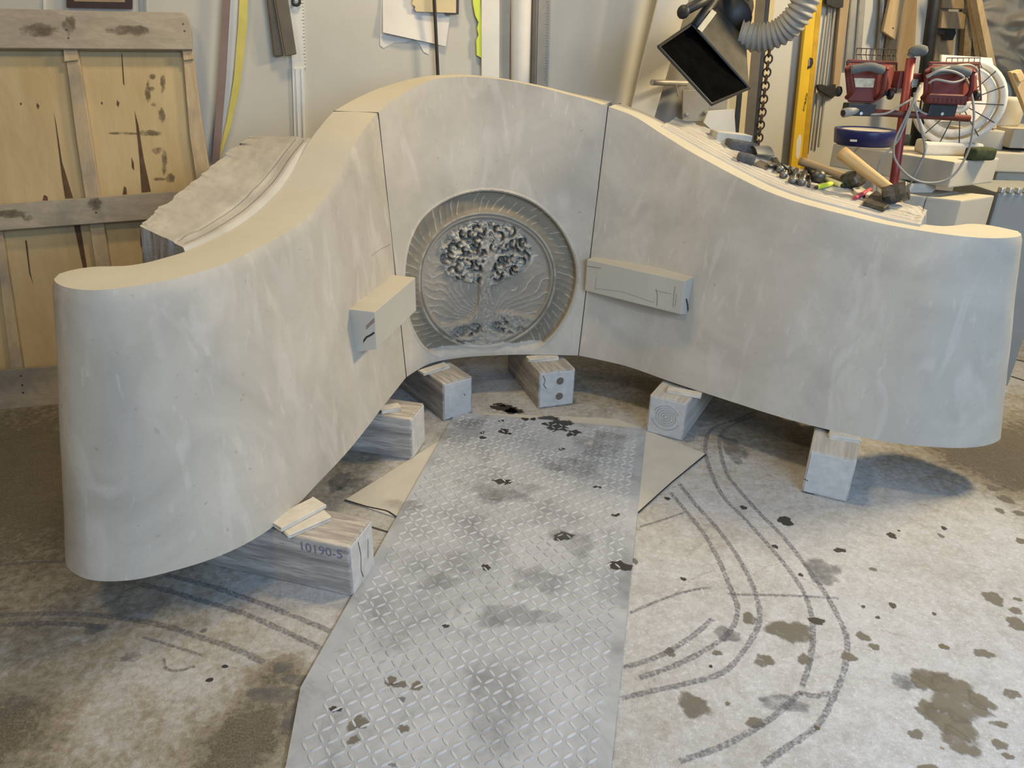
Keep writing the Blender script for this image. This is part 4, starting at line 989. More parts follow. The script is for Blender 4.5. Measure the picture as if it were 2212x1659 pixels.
for lab, q, m_ in (('black narrow board nearest the hood among the standing strips', [(1619, -60), (1626, -60), (1592, 330), (1582, 330)], 'black'), ('pale narrow board just right of the first black strip behind the hose', [(1627, -60), (1638, -60), (1604, 330), (1592, 330)], 'cream'),
                   ('grey-brown board in the middle of the strips behind the hose', [(1639, -60), (1660, -60), (1624, 330), (1604, 330)], 'brown'), ('black edge strip left of the hanging chain', [(1661, -60), (1668, -60), (1632, 330), (1624, 330)], 'black'), ('pale strip directly behind the hanging chain', [(1669, -60), (1680, -60), (1642, 330), (1633, 330)], 'cream')):
    tpan('narrow_board', lab, 'board', q, 3.94, MT[m_], .02, gB)
# chain: links alternately flat and edge-on
CH = thing('chain', 'rusty steel chain hanging right of the standing strips', 'chain', at(1637, 335, Y=3.56))
c0, c1 = at(1668, 60, Y=3.56), at(1634, 345, Y=3.56); nl = 20; ax = (c1 - c0).normalized(); lp = (c1 - c0).length / nl
lk = []
for flat in (0, 1):
    side = Vector((1, 0, 0)) if flat == 0 else Vector((.45, .9, 0)).normalized(); side = (side - ax * side.dot(ax)).normalized()
    P_ = [ax * (lp * .46 * math.sin(t)) * 1.5 + side * (lp * .62 * math.cos(t)) for t in [2 * math.pi * i / 14 for i in range(15)]]
    v, f = tube(P_, lp * .15, 6, False); me = bpy.data.meshes.new('chain_link'); me.from_pydata(v, [], f); me.materials.append(MT['rust']); lk.append(me)
for i in range(nl):
    o = bpy.data.objects.new('chain_link', lk[i % 2]); COL.objects.link(o); o.parent = CH; o.location = c0 + ax * (lp * (i + .5)) - CH.location
# yellow level
lv_ = top('spirit_level', 'long yellow spirit level leaning on the wall right of the chain', 'spirit level', [(1752, -60), (1782, -60), (1740, 380), (1706, 380)], MT['yellow'], .03, .022, None, .002)
pan('edge_band', [(1771, -60), (1782, -60), (1740, 380), (1729, 380)], MT['oak'] if False else simple('level_edge', (.50, .30, .02), .5), lv_, .052, .0012)
pan('vial_window', [(1749, 124), (1756, 126), (1757, 136), (1753, 146), (1744, 150), (1745, 143), (1750, 137)], MT['ink'], lv_, .0522, .0016)
pan('vial_window', [(1747, 128), (1750, 128), (1749, 142), (1746, 142)], MT['grey'], lv_, .0522, .0022)
pan('hand_slot', [(1725, 292), (1730, 290), (1732, 300), (1728, 335), (1723, 345), (1719, 338), (1720, 305)], MT['white'], lv_, .0522, .0008)
_a, _b = onwall(1737, 240, .0535), onwall(1745, 198, .0535); tdir = (_b - _a).normalized()
text_mesh('lettering', 'PITTSBURGH', .0155, MT['ink'], _a - tdir * .0 + WU * .003, tdir, -WU + tdir * WU.dot(tdir), lv_)
# rulers, clamps and boards between the level and the relief
gR = 'slim rods in place of shadow stripes right of the spirit level'
for lab, q in (('slim grey rod in place of the shadow stripe nearest the yellow level', [(1797, -30), (1753, 325)]), ('slim grey rod in place of the second shadow stripe from the yellow level', [(1809, -30), (1768, 318)])):
    tag(mk('shadow_rod', *tube([onwall(*q[0], .02), onwall(*q[1], .02)], .0065, 8), MT['hose']), lab, 'rod', gR)  # rods built in place of the grey shadow stripes on the wall
cl = thing('bar_clamp', 'wooden bar clamp with a dark foot hanging beside the shadow-stripe rods', 'clamp', onwall(1805, 212, .04))
pan('wooden_bar', [(1822, -60), (1843, -60), (1812, 204), (1798, 208)], MT['oak'], cl, .02, .02, bev=.002)
pan('clamp_foot', [(1766, 184), (1775, 182), (1788, 186), (1806, 182), (1806, 206), (1797, 214), (1788, 206), (1770, 196)], MT['black'], cl, .042, .02, bev=.002)
pan('clamp_head', [(1783, -40), (1826, -40), (1822, 16), (1806, 18), (1786, 10)], MT['black'], cl, .042, .02, bev=.002)
top('metal_bar', 'left of two pale metal bars hanging behind the left work light', 'bar', [(1845, -60), (1857, -60), (1838, 150), (1827, 150)], MT['alu'], .01, .012, 'pale metal bars on the wall')
top('metal_bar', 'right of two pale metal bars hanging behind the left work light', 'bar', [(1863, -60), (1875, -60), (1858, 150), (1847, 150)], MT['alu'], .01, .012, 'pale metal bars on the wall')
tag(mk('grey_pipe', *tube([onwall(1911, -60, .04), onwall(1905, 40, .04), onwall(1893, 170, .04)], .013, 10), MT['grey'], None, True), 'grey pipe hanging left of the pale tilted board', 'pipe')
tb_ = top('pine_board', 'pale tilted pine board hanging in front of the wide brown board', 'board', [(1938, -70), (1972, -70), (1934, 86), (1908, 68)], MT['pine'], .07, .02, None, .002)
mk('nail_hole', *lathe(onwall(1929, 61, .0905), WN, [(0, .004), (.001, .004)], 8), MT['ink'], tb_)
top('brown_board', 'wide brown board hanging behind the pale tilted board', 'board', [(1950, -70), (1985, -70), (1972, 185), (1908, 185), (1925, 70)], MT['oak'], .02, .03)
tag(mk('black_post', *tube([onwall(2072, -380, .25), onwall(1972, 345, .25)], .030, 16), MT['black'], None, True), 'thick black post standing behind the work light stand', 'post')
gW = 'wood blocks hanging by the black post'
top('wood_block', 'upper moulded wood block right of the black post', 'wood block', [(2042, -70), (2086, -70), (2083, 20), (2037, 18)], MT['oak'], .05, .05, gW, .003)
top('wood_block', 'lower moulded wood block right of the black post', 'wood block', [(2036, 24), (2078, 26), (2087, 32), (2084, 63), (2033, 61)], MT['oak'], .05, .07, gW, .003)
top('iron_clamp', 'small black iron clamp below the moulded wood blocks', 'clamp', [(2032, 62), (2064, 60), (2065, 72), (2058, 87), (2048, 87), (2049, 76), (2035, 74)], MT['black'], .06, .04)
top('board_offcut', 'short yellowish board offcut below the black iron clamp', 'board', [(2030, 62), (2063, 78), (2056, 135), (2018, 130)], MT['oak'], .01, .03)
top('dark_batten', 'dark upright batten left of the crossed sticks', 'batten', [(2092, 10), (2101, 60), (2096, 130), (2080, 130), (2086, 50)], MT['oldhandle'], .03, .03)
top('wood_stick', 'left one of two pale sticks leaning against the carved face', 'stick', [(2090, -60), (2101, -60), (2137, 165), (2123, 168)], MT['pine'], .2, .03, 'sticks leaning against the carved face')
top('wood_stick', 'right one of two pale sticks leaning against the carved face', 'stick', [(2098, -60), (2109, -60), (2156, 160), (2141, 166)], MT['pine'], .24, .04, 'sticks leaning against the carved face')
# ------------------------------------------------------------------ extraction hood and hoses
HD = thing('extraction_hood', 'black rectangular extraction hood tilted open towards the bench', 'extraction hood', at(1540, 220, Y=3.25))
mouth = [at(1423, 101, Y=3.12), at(1494, 52, Y=3.30), at(1618, 190, Y=3.26), at(1537, 225, Y=3.06)]
neckc = at(1572, 45, Y=3.55); axn = (neckc - sum(mouth, Vector()) / 4).normalized()
nk = [neckc + (m - sum(mouth, Vector()) / 4) * .42 for m in mouth]
def shell(A, B, t):
    ca, cb = sum(A, Vector()) / 4, sum(B, Vector()) / 4
    Ai = [p + (ca - p).normalized() * t for p in A]; Bi = [p + (cb - p).normalized() * t for p in B]
    V = A + B + Ai + Bi; Q = []
    for i in range(4):
        j = (i + 1) % 4; Q += [(i, j, 4 + j, 4 + i), (8 + j, 8 + i, 12 + i, 12 + j), (j, i, 8 + i, 8 + j)]
    return V, Q + [(4, 5, 6, 7), (15, 14, 13, 12)]
V, Q = shell(mouth, nk, .006)
mi = [1 if (k % 3 == 1 and k < 12) or k == 13 else 0 for k in range(len(Q))]
mk('hood_shell', V, Q, None, HD, False, [MT['hood'], MT['blackin']], mi)
rim = [p + (p - sum(mouth, Vector()) / 4).normalized() * .002 for p in mouth]
for i in range(4): mk('rim_edge', *tube([rim[i], rim[(i + 1) % 4]], .006, 6), MT['black'], HD)
mk('neck_collar', *lathe(neckc - axn * .01, axn, [(0, .10), (.05, .095), (.06, .085), (.16, .08)], 20), MT['black'], HD, True)
mk('swivel_arm', *tube([at(1500, 60, Y=3.30), at(1530, 18, Y=3.36), at(1565, -30, Y=3.5), at(1580, -320, Y=3.6)], .022, 10), MT['black'], HD, True)
mk('handle_bar', *tube([at(1478, 24, Y=3.26), at(1520, 2, Y=3.34), at(1545, -20, Y=3.4)], .020, 10), MT['black'], HD, True)
mk('knob', *lathe(at(1478, 26, Y=3.24), (-.6, -.8, 0), [(-.012, .014), (0, .024), (.012, .026), (.02, .02)], 12), MT['black'], HD, True)
mk('side_strap', *obox(at(1506, 62, Y=3.28), at(1538, 20, Y=3.33) - at(1506, 62, Y=3.28), Vector((.02, 0, -.012)), Vector((0, -.004, 0))), MT['grey'], HD)
def hose(name, label, path, r, group):
    P_ = bez(path, 16); L = [0]
    for a, b in zip(P_, P_[1:]): L.append(L[-1] + (b - a).length)
    n = int(L[-1] / .0042); pts, rad = [], []
    for i in range(n + 1):
        s = L[-1] * i / n; k = max(j for j in range(len(L)) if L[j] <= s + 1e-9); k = min(k, len(P_) - 2)
        pts.append(P_[k].lerp(P_[k + 1], (s - L[k]) / max(1e-9, L[k + 1] - L[k]))); rad.append(r + .0055 * math.cos(s * 2 * math.pi / .0215))
    return tag(mk(name, *tube(pts, rad, 20), MT['hose'], None, True), label, 'hose', group)
hose('flexible_hose', 'large grey ribbed hose curving up from the black hood', [at(1597, 74, Y=3.52), at(1640, 82, Y=3.50), at(1690, 66, Y=3.46), at(1728, 25, Y=3.42), at(1748, -30, Y=3.42), at(1750, -120, Y=3.46), at(1735, -330, Y=3.55), at(1730, -600, Y=3.6)], .054, 'ribbed extraction hoses')
hose('flexible_hose', 'short piece of grey ribbed hose at the top behind the hood', [at(1588, 28, Y=3.62), at(1600, 4, Y=3.62), at(1606, -60, Y=3.62), at(1612, -320, Y=3.66)], .04, 'ribbed extraction hoses')

# ------------------------------------------------------------------ stone stack on the right
gS = 'sawn stone blocks stacked behind the right wing'
def stone(label, pts, z1, z0):
    return tag(mk('stone_block', *prism([p[:2] for p in pts], z0, z1, .006), MT['block']), label, 'stone block', gS)
zB = 1.005; A_ = at(1800, 310, z=zB); B_ = at(2063, 350, z=zB); C_ = at(2159, 341, z=zB)
stone('big beige sawn stone block carrying the blue tray and white fan', [A_, A_ + (C_ - B_), C_, B_][::-1], zB, .905)
zL = .868; q0 = at(2077, 433, z=zL); q1 = at(2149, 422, z=zL); q2 = at(2001, 425, z=zL)
stone('square beige stone block below the big one, at the end of the right wing', [q2, q2 + (q1 - q0), q1, q0][::-1], zL, 0)
q3 = q2 + (q2 - q0).normalized() * .004; q4 = q3 + (q2 - q0) * 1.3
stone('darker stone block left of the square one, mostly hidden by tools', [q4, q4 + (q1 - q0), q3 + (q1 - q0), q3][::-1], zL, 0)
sp = at(1990, 420, z=zL) + Vector((.0, .05, 0))
tag(mk('wood_spacer', *cbox((sp.x, sp.y + .03, .8865), .12, .10, .036, .2, .003), MT['shim']), 'small wood spacer under the front of the big stone block', 'spacer', 'spacers in the stone stack')
tag(mk('wood_spacer', *cbox((1.66, 3.17, .8865), .12, .10, .036, .2, .003), MT['shim']), 'small dark wood spacer under the back of the big stone block', 'spacer', 'spacers in the stone stack')
# right-hand stack
rb0 = at(2094, 322, Y=3.62); rb1 = at(2166, 322, Y=3.62); zt_ = at(2130, 282, Y=3.62).z
stone('grey stone block behind the green sponge', [(rb0.x, 3.62), (rb0.x, 3.85), (rb1.x, 3.85), (rb1.x, 3.62)][::-1], zt_, rb0.z)
rc0 = at(2180, 320, Y=3.56); rc1 = at(2300, 320, Y=3.56)
stone('pale stone block lit by the work light at the right edge', [(rc0.x, 3.56), (rc0.x, 3.85), (rc1.x, 3.85), (rc1.x, 3.56)][::-1], at(2170, 278, Y=3.56).z, rc0.z)
rd0 = at(2120, 372, Y=3.50); rd1 = at(2330, 372, Y=3.50); zt2 = rb0.z
stone('long stone slab under the pale block at the right edge', [(rd0.x, 3.52), (rd0.x, 3.88), (rd1.x, 3.88), (rd1.x, 3.50)][::-1], zt2, rd0.z)
stone('dark stone pier under the long slab at the right edge', [(rd0.x + .1, 3.54), (rd0.x + .1, 3.86), (rd1.x - .1, 3.86), (rd1.x - .1, 3.54)][::-1], rd0.z, 0)
zsl = max(zt_, at(2170, 278, Y=3.56).z)
cup = at(2178, 262, Y=3.70); tag(mk('plaster_pot', *lathe((cup.x, 3.72, zsl), (0, 0, 1), [(0, .055), (.01, .06), (.11, .066), (.125, .066), (.125, .056), (.05, .05)], 22), MT['plaster'], None, True), 'beige plaster pot standing on the stones below the carved face', 'pot')
sk = [at(2146, 268, Y=3.66), at(2152, 184, Y=3.72)]; sk[0].z = zt_ + .004
tag(mk('upright_stick', *tube(sk, .018, 4), MT['oldhandle']), 'short square stick standing left of the plaster pot', 'stick')
pk = tpan('pine_plank', 'pale pine plank leaning at the right edge above the plaster pot', 'plank', [(2184, 156), (2206, 150), (2262, 250), (2240, 300)], 3.50, MT['pine'], .03, None, .002)
ppan('wood_catch', [(2193, 158), (2206, 154), (2216, 172), (2203, 178)], 3.48, MT['pine'], pk, .02, .002)
# grey tub
g0 = at(2142, 416, Y=3.12); g1 = at(2330, 385, Y=3.12)
gt = thing('plastic_tub', 'grey plastic tub with a toothed white rim right of the square stone', 'tub', ((g0.x + g1.x) / 2, 3.3, 0))
mk('tub_body', *prism([(g0.x + .03, 3.12), (g0.x + .03, 3.46), (g1.x, 3.46), (g1.x, 3.12)][::-1], 0, g0.z, .01), MT['tub'], gt)
for k in range(9):
    x = g0.x + .045 + k * .034; mk('rim_tooth', *cbox((x, 3.13, g0.z + .010), .02, .03, .022, 0, .005), MT['alu'], gt)

# blue tray, sponge, plaster offcut
tc = at(1885, 318, z=zB); tc.y += .10
tr = thing('round_tray', 'shallow round dark blue tray on the big stone block', 'tray', (tc.x, tc.y, zB))
mk('wall', *lathe((tc.x, tc.y, zB), (0, 0, 1), [(0, .115), (.003, .125), (.062, .134), (.066, .132), (.066, .108), (.058, .104)], 36), MT['blue'], tr, True)
mk('lining', *lathe((tc.x, tc.y, zB + .0585), (0, 0, 1), [(0, .106), (.003, .106)], 30), MT['masonite'], tr)
_s = at(1843, 308, Y=tc.y - .125); mk('sticker', *cbox((_s.x, tc.y - .124, zB + .028), .028, .006, .008, -.3), MT['paper'], tr)
gsp = at(2113, 344, z=zB); tag(mk('scrub_sponge', *cbox((gsp.x - .01, gsp.y - .02, zB + .024), .105, .06, .048, .25, .012), MT['green'], None, True), 'dark green scrub sponge on the right end of the big stone block', 'sponge')
gl = at(1963, 315, z=zB); tag(mk('cable_plug', *cbox((gl.x, gl.y + .04, zB + .022), .03, .03, .044, 0, .005), simple('grey_green_plastic', (.10, .13, .11), .5)), 'small grey-green cable plug standing beside the red pole', 'plug')
# fan
fc = at(2070, 222, Y=3.24); FN = thing('round_fan', 'round white fan with wire guard behind the right work light', 'fan', (fc.x, 3.24, zB))
fax = Vector((-.35, -.94, .05)).normalized(); fR = fc.z - zB - .035; fR = min(.20, fR)
for nm, r0, r1, w_, m_ in (('outer_ring', fR, fR - .022, .07, 'plaster'), ('inner_ring', fR * .80, fR * .62, .03, 'plaster')):
    mk(nm, *lathe(fc, fax, [(-w_ / 2, r0), (w_ / 2, r0), (w_ / 2, r1), (-w_ / 2, r1)], 40, True), MT[m_], FN, True)
mk('hub', *lathe(fc, fax, [(-.03, .02), (-.03, .042), (.03, .042), (.04, .03), (.04, .016), (.055, .016)], 20), MT['plaster'], FN, True)
fx, fy = frame_of(fax)
for k in range(14):
    a = 2 * math.pi * k / 14; dv_ = fx * math.cos(a) + fy * math.sin(a)
    mk('guard_wire', *tube([fc + fax * .045 + dv_ * .04, fc + fax * .035 + dv_ * (fR - .01)], .0022, 5), MT['black'], FN)
mk('motor_rod', *tube([fc + fax * .05, fc + fax * .05 + fx * fR * .8], .006, 6), MT['redd'], FN)
tf = fc.copy(); mk('foot', *merge(prism([(tf.x - .12, tf.y - .06), (tf.x - .09, tf.y + .09), (tf.x + .10, tf.y + .09), (tf.x + .12, tf.y - .06)][::-1], zB, zB + .05, .01)), MT['plaster'], FN)
ws = tpan('foam_board', 'square white panel standing behind the fan', 'panel', [(2034, 118), (2143, 125), (2152, 168), (2148, 262), (2030, 262)], 3.42, MT['paper'], .015)
# carved face relief, seen in part at the right edge
def relief():
    n = 90; xs = np.linspace(0, 1, n); X, Y = np.meshgrid(xs, xs)
    px = 2102 + X * 330; py = 215 - Y * 330
    cx, cy = .62, .58; r = np.hypot((X - cx), (Y - cy) * .85); th = np.arctan2(Y - cy, X - cx)
    h = .10 * np.exp(-(r / .30) ** 4) + .05 * sst(.75, .2, r)
    mane = sst(.22, .30, r); rl_ = np.random.RandomState(5); hm = np.zeros_like(X)
    for _ in range(120):
        a0 = rl_.uniform(0, 6.28); q = rl_.uniform(.28, .85); bx, by = cx + q * math.cos(a0), cy + q * math.sin(a0)
        an = a0 + rl_.uniform(-.7, .7); u = (X - bx) * math.cos(an) + (Y - by) * math.sin(an); w = -(X - bx) * math.sin(an) + (Y - by) * math.cos(an) + 1.8 * u * u * rl_.choice([-1, 1])
        hm = np.maximum(hm, rl_.uniform(.03, .06) * np.exp(-(u / .10) ** 2 - (w / .032) ** 2))
    h += mane * (hm + .008 * fbm(X * 20, Y * 20, 3))
    h += .05 * np.exp(-(((X - .63) / .06) ** 2 + ((Y - .50) / .14) ** 2))
    for ex in (.50, .76): h -= .035 * np.exp(-(((X - ex) / .05) ** 2 + ((Y - .66) / .03) ** 2)); h += .02 * np.exp(-(((X - ex) / .07) ** 2 + ((Y - .72) / .02) ** 2))
    h -= .03 * np.exp(-(((X - .63) / .12) ** 2 + ((Y - .36) / .015) ** 2))
    left = .07 + .10 * np.maximum(0, Y - .2) * 0 + .05 * np.sin(Y * 9) + .28 * sst(.35, 0, Y)
    V = []
    for j in range(n):
        for i in range(n):
            x = X[j, i] * (1 - left[j, 0]) + left[j, 0]
            p = onwall(2102 + x * 330, 215 - Y[j, i] * 330, .10 + h[j, i]); V.append(tuple(p))
    Q = gridfaces(n, n); k = len(V); V += [tuple(Vector(p) - WN * .10) for p in V]
    Q2 = [tuple(a + k for a in q[::-1]) for q in Q]
    rimv = [i for i in range(n)] + [j * n + n - 1 for j in range(1, n)] + [(n - 1) * n + i for i in range(n - 2, -1, -1)] + [j * n for j in range(n - 2, 0, -1)]
    Q3 = [(rimv[i], rimv[i - 1], rimv[i - 1] + k, rimv[i] + k) for i in range(len(rimv))]
    tag(mk('relief_sculpture', V, Q + Q2 + Q3, MT['clay'], None, True), 'large clay-coloured face with flowing mane carved in relief, at the top right', 'relief')
relief()

# ------------------------------------------------------------------ twin work light stand
YS = 2.97
WL = thing('work_light_stand', 'red twin halogen work light stand with grey foam handles and looping cables', 'work light', (at(1930, 400, Y=YS).x - .05, YS, 0))
pt_, pb_ = at(1968, 125, Y=YS), at(1930, 400, Y=YS); dn = (pb_ - pt_); low = pt_ + dn * (pt_.z / -dn.z) * 1.0
low = Vector((pb_.x + (pb_.x - pt_.x) * .35, YS, 0.02))
mk('pole', *tube([pt_, pb_, low], .0165, 14), MT['redpole'], WL, True)
for k in range(3):
    a = math.radians(150 + 120 * k); 
    mk('leg', *tube([low + Vector((0, 0, .25)), low + Vector((.13 * math.cos(a), .13 * math.sin(a), -.008))], .011, 8), MT['redd'], WL)
mk('top_grip', *tube(bez([at(1966, 122, Y=YS), at(1974, 112, Y=YS - .005), at(1988, 109, Y=YS - .01), at(2000, 113, Y=YS - .01)], 6), [.014] * 4 + [.019] * 13 + [.013] * 2, 12), MT['foam'], WL, True)
mk('cross_bar', *tube([at(1846, 240, Y=YS - .03), at(2094, 256, Y=YS - .03)], .0125, 12), MT['redd'], WL, True)
mk('bar_end', *tube([at(1822, 244, Y=YS - .05), at(1850, 238, Y=YS - .03)], .0165, 12), MT['cable'], WL, True)
mk('bar_end_hole', *lathe(at(1822, 244, Y=YS - .051), at(1822, 244, Y=YS - .05) - at(1850, 238, Y=YS - .03), [(0, .011), (.003, .011)], 12), MT['ink'], WL)
mk('switch_box', *cbox(at(1946, 172, Y=YS + .03), .045, .04, .06, .2, .004), MT['redd'], WL)
mk('switch_box', *cbox(at(1982, 168, Y=YS + .01), .075, .03, .03, .0, .004), MT['redd'], WL)
mk('switch', *cbox(at(1975, 179, Y=YS - .01), .024, .01, .026, 0, .003), MT['grey'], WL)
def head(tl, tr, br_, bl, hood, name_y, dep, rib):
    Y0 = YS - .03; b4 = [at(*p, Y=Y0) for p in (tl, tr, br_, bl)]; f4 = [at(*p, Y=Y0 + dep) for p in hood]
    hd = mk('lamp_housing', *bevelled(b4 + f4, [(0, 1, 2, 3), (7, 6, 5, 4), (0, 4, 5, 1), (1, 5, 6, 2), (2, 6, 7, 3), (3, 7, 4, 0)], .008, 2), MT['red'], WL)
    vis4 = [p + (p - sum(f4, Vector()) / 4) * .10 for p in f4]
    mk('visor_rim', *tube([vis4[0], vis4[1], vis4[2], vis4[3], vis4[0]], .006, 6), MT['redd'], hd)
    lo = [b4[3].lerp(b4[0], .30), b4[2].lerp(b4[1], .30), b4[2], b4[3]]; outv = Vector((0, -.035, 0))
    if rib:
        mk('heat_sink', *bevelled([lo[0], lo[1], lo[2], lo[3]] + [p + outv for p in lo], [(3, 2, 1, 0), (4, 5, 6, 7), (0, 1, 5, 4), (1, 2, 6, 5), (2, 3, 7, 6), (3, 0, 4, 7)], .004, 1), MT['red'], hd)
        for k in range(9):
            p = (lo[3] + outv).lerp(lo[2] + outv, (k + .5) / 9); q = (lo[0] + outv).lerp(lo[1] + outv, (k + .5) / 9).lerp(p, .4)
            mk('fin', *tube([p, q], .0028, 5), MT['redd'], hd)
    else:
        c = [b4[i] + Vector((0, -.0015, 0)) for i in range(4)]
        bil = lambda u, v: (c[0].lerp(c[1], u)).lerp(c[3].lerp(c[2], u), v)
        lb = [bil(.17, .30), bil(.88, .30), bil(.86, .55), bil(.15, .55)]
        mk('rating_label', [p + Vector((0, -.001, 0)) for p in lb] + [p + Vector((0, .001, 0)) for p in lb], [(0, 1, 2, 3), (7, 6, 5, 4), (0, 4, 5, 1), (1, 5, 6, 2), (2, 6, 7, 3), (3, 7, 4, 0)], MT['label'], hd)
    # handle: two arms and a foam grip
    up = Vector((0, -.05, .006)); e0 = b4[0].lerp(b4[3], .12); e1 = b4[1].lerp(b4[0], .0).lerp(b4[2], .12); m0 = b4[3].lerp(b4[0], .15); m1 = b4[2].lerp(b4[1], .15)
    for e, m in ((e0, m0), (e1, m1)):
        mk('handle_arm', *tube(bez([m, m + Vector((0, -.04, .03)), e + up * .9, e + up], 5), .0085, 8), MT['red'], hd, True)
    mk('foam_grip', *tube(bez([e0 + up, (e0 + e1) / 2 + up + Vector((0, -.004, .012)), e1.lerp(e0, .1) + up], 8), .0155, 12), MT['foam'], hd, True)
    jx = sum(b4[2:], Vector()) / 2
    mk('junction_box', *cbox(jx + Vector((0, .01, -.022)), .105, .05, .044, .05, .004), MT['black'], hd); mk('screw', *lathe(jx + Vector((.0, -.017, -.034)), (0, -1, 0), [(0, .006), (.003, .006)], 8), MT['alu'], hd)
    k0 = b4[2].lerp(b4[1], .25) + Vector((.01, .05, 0)); k1 = k0 + Vector((.055, -.01, .002))
    mk('knob', *merge(tube([k0, k1], .006, 8), lathe(k1 - Vector((.004, 0, 0)), (1, -.1, 0), [(0, .017), (.004, .02), (.014, .02), (.017, .016)], 12)), MT['black'], hd, True)
    mk('knob', *lathe(b4[3].lerp(b4[0], .3) + Vector((-.004, .04, 0)), (-1, -.1, 0), [(0, .012), (.004, .018), (.014, .018), (.017, .014)], 12), MT['black'], hd, True)
    return hd, b4, f4
h1, b41, f41 = head((1823, 145), (1902, 146), (1890, 224), (1830, 222), ((1836, 135), (1932, 139), (1931, 196), (1840, 200)), 0, .14, False)
h2, b42, f42 = head((1996, 150), (2086, 152), (2078, 226), (1992, 222), ((2012, 140), (2109, 142), (2114, 212), (2016, 212)), 0, .16, True)
def guard(hd, p0, p1, h, n):
    for k in range(2): mk('guard_wire', *tube([p0 + Vector((0, 0, h * (1 - .45 * k))), p1 + Vector((0, 0, h * (1 - .45 * k)))], .0018, 5), MT['rust'], hd)
    for k in range(n):
        q = p0.lerp(p1, k / (n - 1)); mk('guard_wire', *tube(bez([q + Vector((0, -.03, -.0)), q + Vector((0, -.004, h * .6)), q + Vector((.0, .0, h))], 4), .0016, 5), MT['rust'], hd)
lg, lgf = obox(f42[0] + Vector((.012, .004, -.012)), (f42[1] - f42[0]) * .86, Vector((0, .004, 0)), (f42[3] - f42[0]) * .82)
m_e, nt_e, b_e = new_mat('lit_lamp_glass'); b_e.inputs['Emission Color'].default_value = (1, .80, .5, 1); b_e.inputs['Emission Strength'].default_value = 9
mk('lamp_glass', lg, lgf, m_e, h2)
guard(h1, at(1845, 134, Y=YS + .14), at(1930, 137, Y=YS + .14), .048, 9)
guard(h2, at(2040, 146, Y=YS + .16), at(2112, 146, Y=YS + .16), .034, 7)
for q in ([(1984, 190, 2.93), (1968, 235, 2.91), (1938, 305, 2.90), (1905, 340, 2.90), (1896, 372, 2.91), (1894, 420, 2.92)],
          [(1988, 184, 2.93), (1958, 250, 2.91), (1932, 310, 2.89), (1936, 350, 2.89), (1970, 385, 2.89), (2012, 395, 2.89), (2058, 380, 2.89), (2092, 325, 2.89), (2104, 255, 2.90), (2098, 200, 2.91), (2086, 168, 2.93)],
          [(1975, 200, 2.95), (1978, 235, 2.93), (1990, 280, 2.92), (1998, 318, 2.92), (1992, 345, 2.93), (1970, 390, 2.93), (1955, 425, 2.95)],
          [(1968, 215, 2.94), (1945, 228, 2.93), (1915, 245, 2.92), (1880, 248, 2.93)], [(1978, 230, 2.94), (1992, 243, 2.93), (2014, 250, 2.93)],
          [(2002, 168, 2.87), (2030, 153, 2.86), (2060, 155, 2.86), (2082, 168, 2.87), (2060, 178, 2.86), (2022, 172, 2.86), (2006, 180, 2.87)],
          [(2000, 165, 2.88), (2040, 148, 2.87), (2090, 140, 2.93), (2110, 150, 3.01), (2106, 162, 3.01), (2090, 168, 2.93)]):
    mk('cable', *tube(bez([at(x, y, Y=yy) for x, y, yy in q], 8), .0042, 7), MT['cable'], WL, True)

# ------------------------------------------------------------------ tools lying on the rough top of the right wing
BV_ = BVHTree.FromPolygons([rb_r.matrix_world @ v.co + wloc(rb_r) for v in rb_r.data.vertices], [tuple(p.vertices) for p in rb_r.data.polygons])
def lie(px, py, lift=0.0):
    """the point on the rough stone top that the photo shows at px, py"""
    d = ray(px, py).normalized(); h = BV_.ray_cast(CAM, d)
    if h[0] is None: h = BV_.find_nearest(CAM + d * 3.0)
    return h[0] + Vector((0, 0, lift))
def slab_on(name, label, cat, corners, th, mat, group=None, bev=.004, smooth=False):
    c = [lie(*p) for p in corners]; up = (c[1] - c[0]).cross(c[2] - c[1]).normalized()
    if up.z < 0: up = -up
    V = c + [p + up * th for p in c]; n = len(c)
    Q = [tuple(range(n - 1, -1, -1)), tuple(range(n, 2 * n))] + [(i, (i + 1) % n, n + (i + 1) % n, n + i) for i in range(n)]
    return tag(mk(name, *bevelled(V, Q, bev, 2), mat, None, smooth), label, cat, group)
def brick_on(name, label, px, py, sx, sy, sz, rz, mat, bev, smooth=False, ry=0.0):
    """block standing on the stone: px, py is the middle of its lower front edge"""
    p = lie(px, py); f = Vector((-math.sin(rz), math.cos(rz), 0)) * (sy / 2)
    return tag(mk(name, *cbox(p + f + Vector((0, 0, sz / 2 - .002)), sx, sy, sz, rz, bev, 0, ry), mat, None, smooth), label, 'stone', 'rubbing stones on the right wing')
brick_on('rubbing_brick', 'pale rectangular rubbing brick at the top end of the tools', 1584, 313, .145, .085, .044, .12, MT['lgrit'], .003, False, .10)
brick_on('rubbing_stone', 'dark worn rubbing stone below the pale brick', 1606, 330, .115, .065, .042, .1, MT['dgrit'], .008, True, .15)
brick_on('rubbing_stone', 'dark oval abrasive pad beside the bent sheet', 1611, 354, .066, .05, .036, -.2, MT['dgrit'], .012, True, .15)
p_ = [lie(1618, 334, .03), lie(1634, 346, .024), lie(1672, 348, .02), lie(1652, 334, .034)]
def bent(p, th=.003, n=8):
    V = []
    for j in range(n + 1):
        for i in range(n + 1):
            u, v = i / n, j / n; q = (p[0].lerp(p[3], u)).lerp(p[1].lerp(p[2], u), v) + Vector((0, 0, .012 * math.sin(math.pi * v))); V.append(q)
    Q = gridfaces(n + 1, n + 1); k = len(V); return V + [q - Vector((0, 0, th)) for q in V], Q + [tuple(a + k for a in q[::-1]) for q in Q]
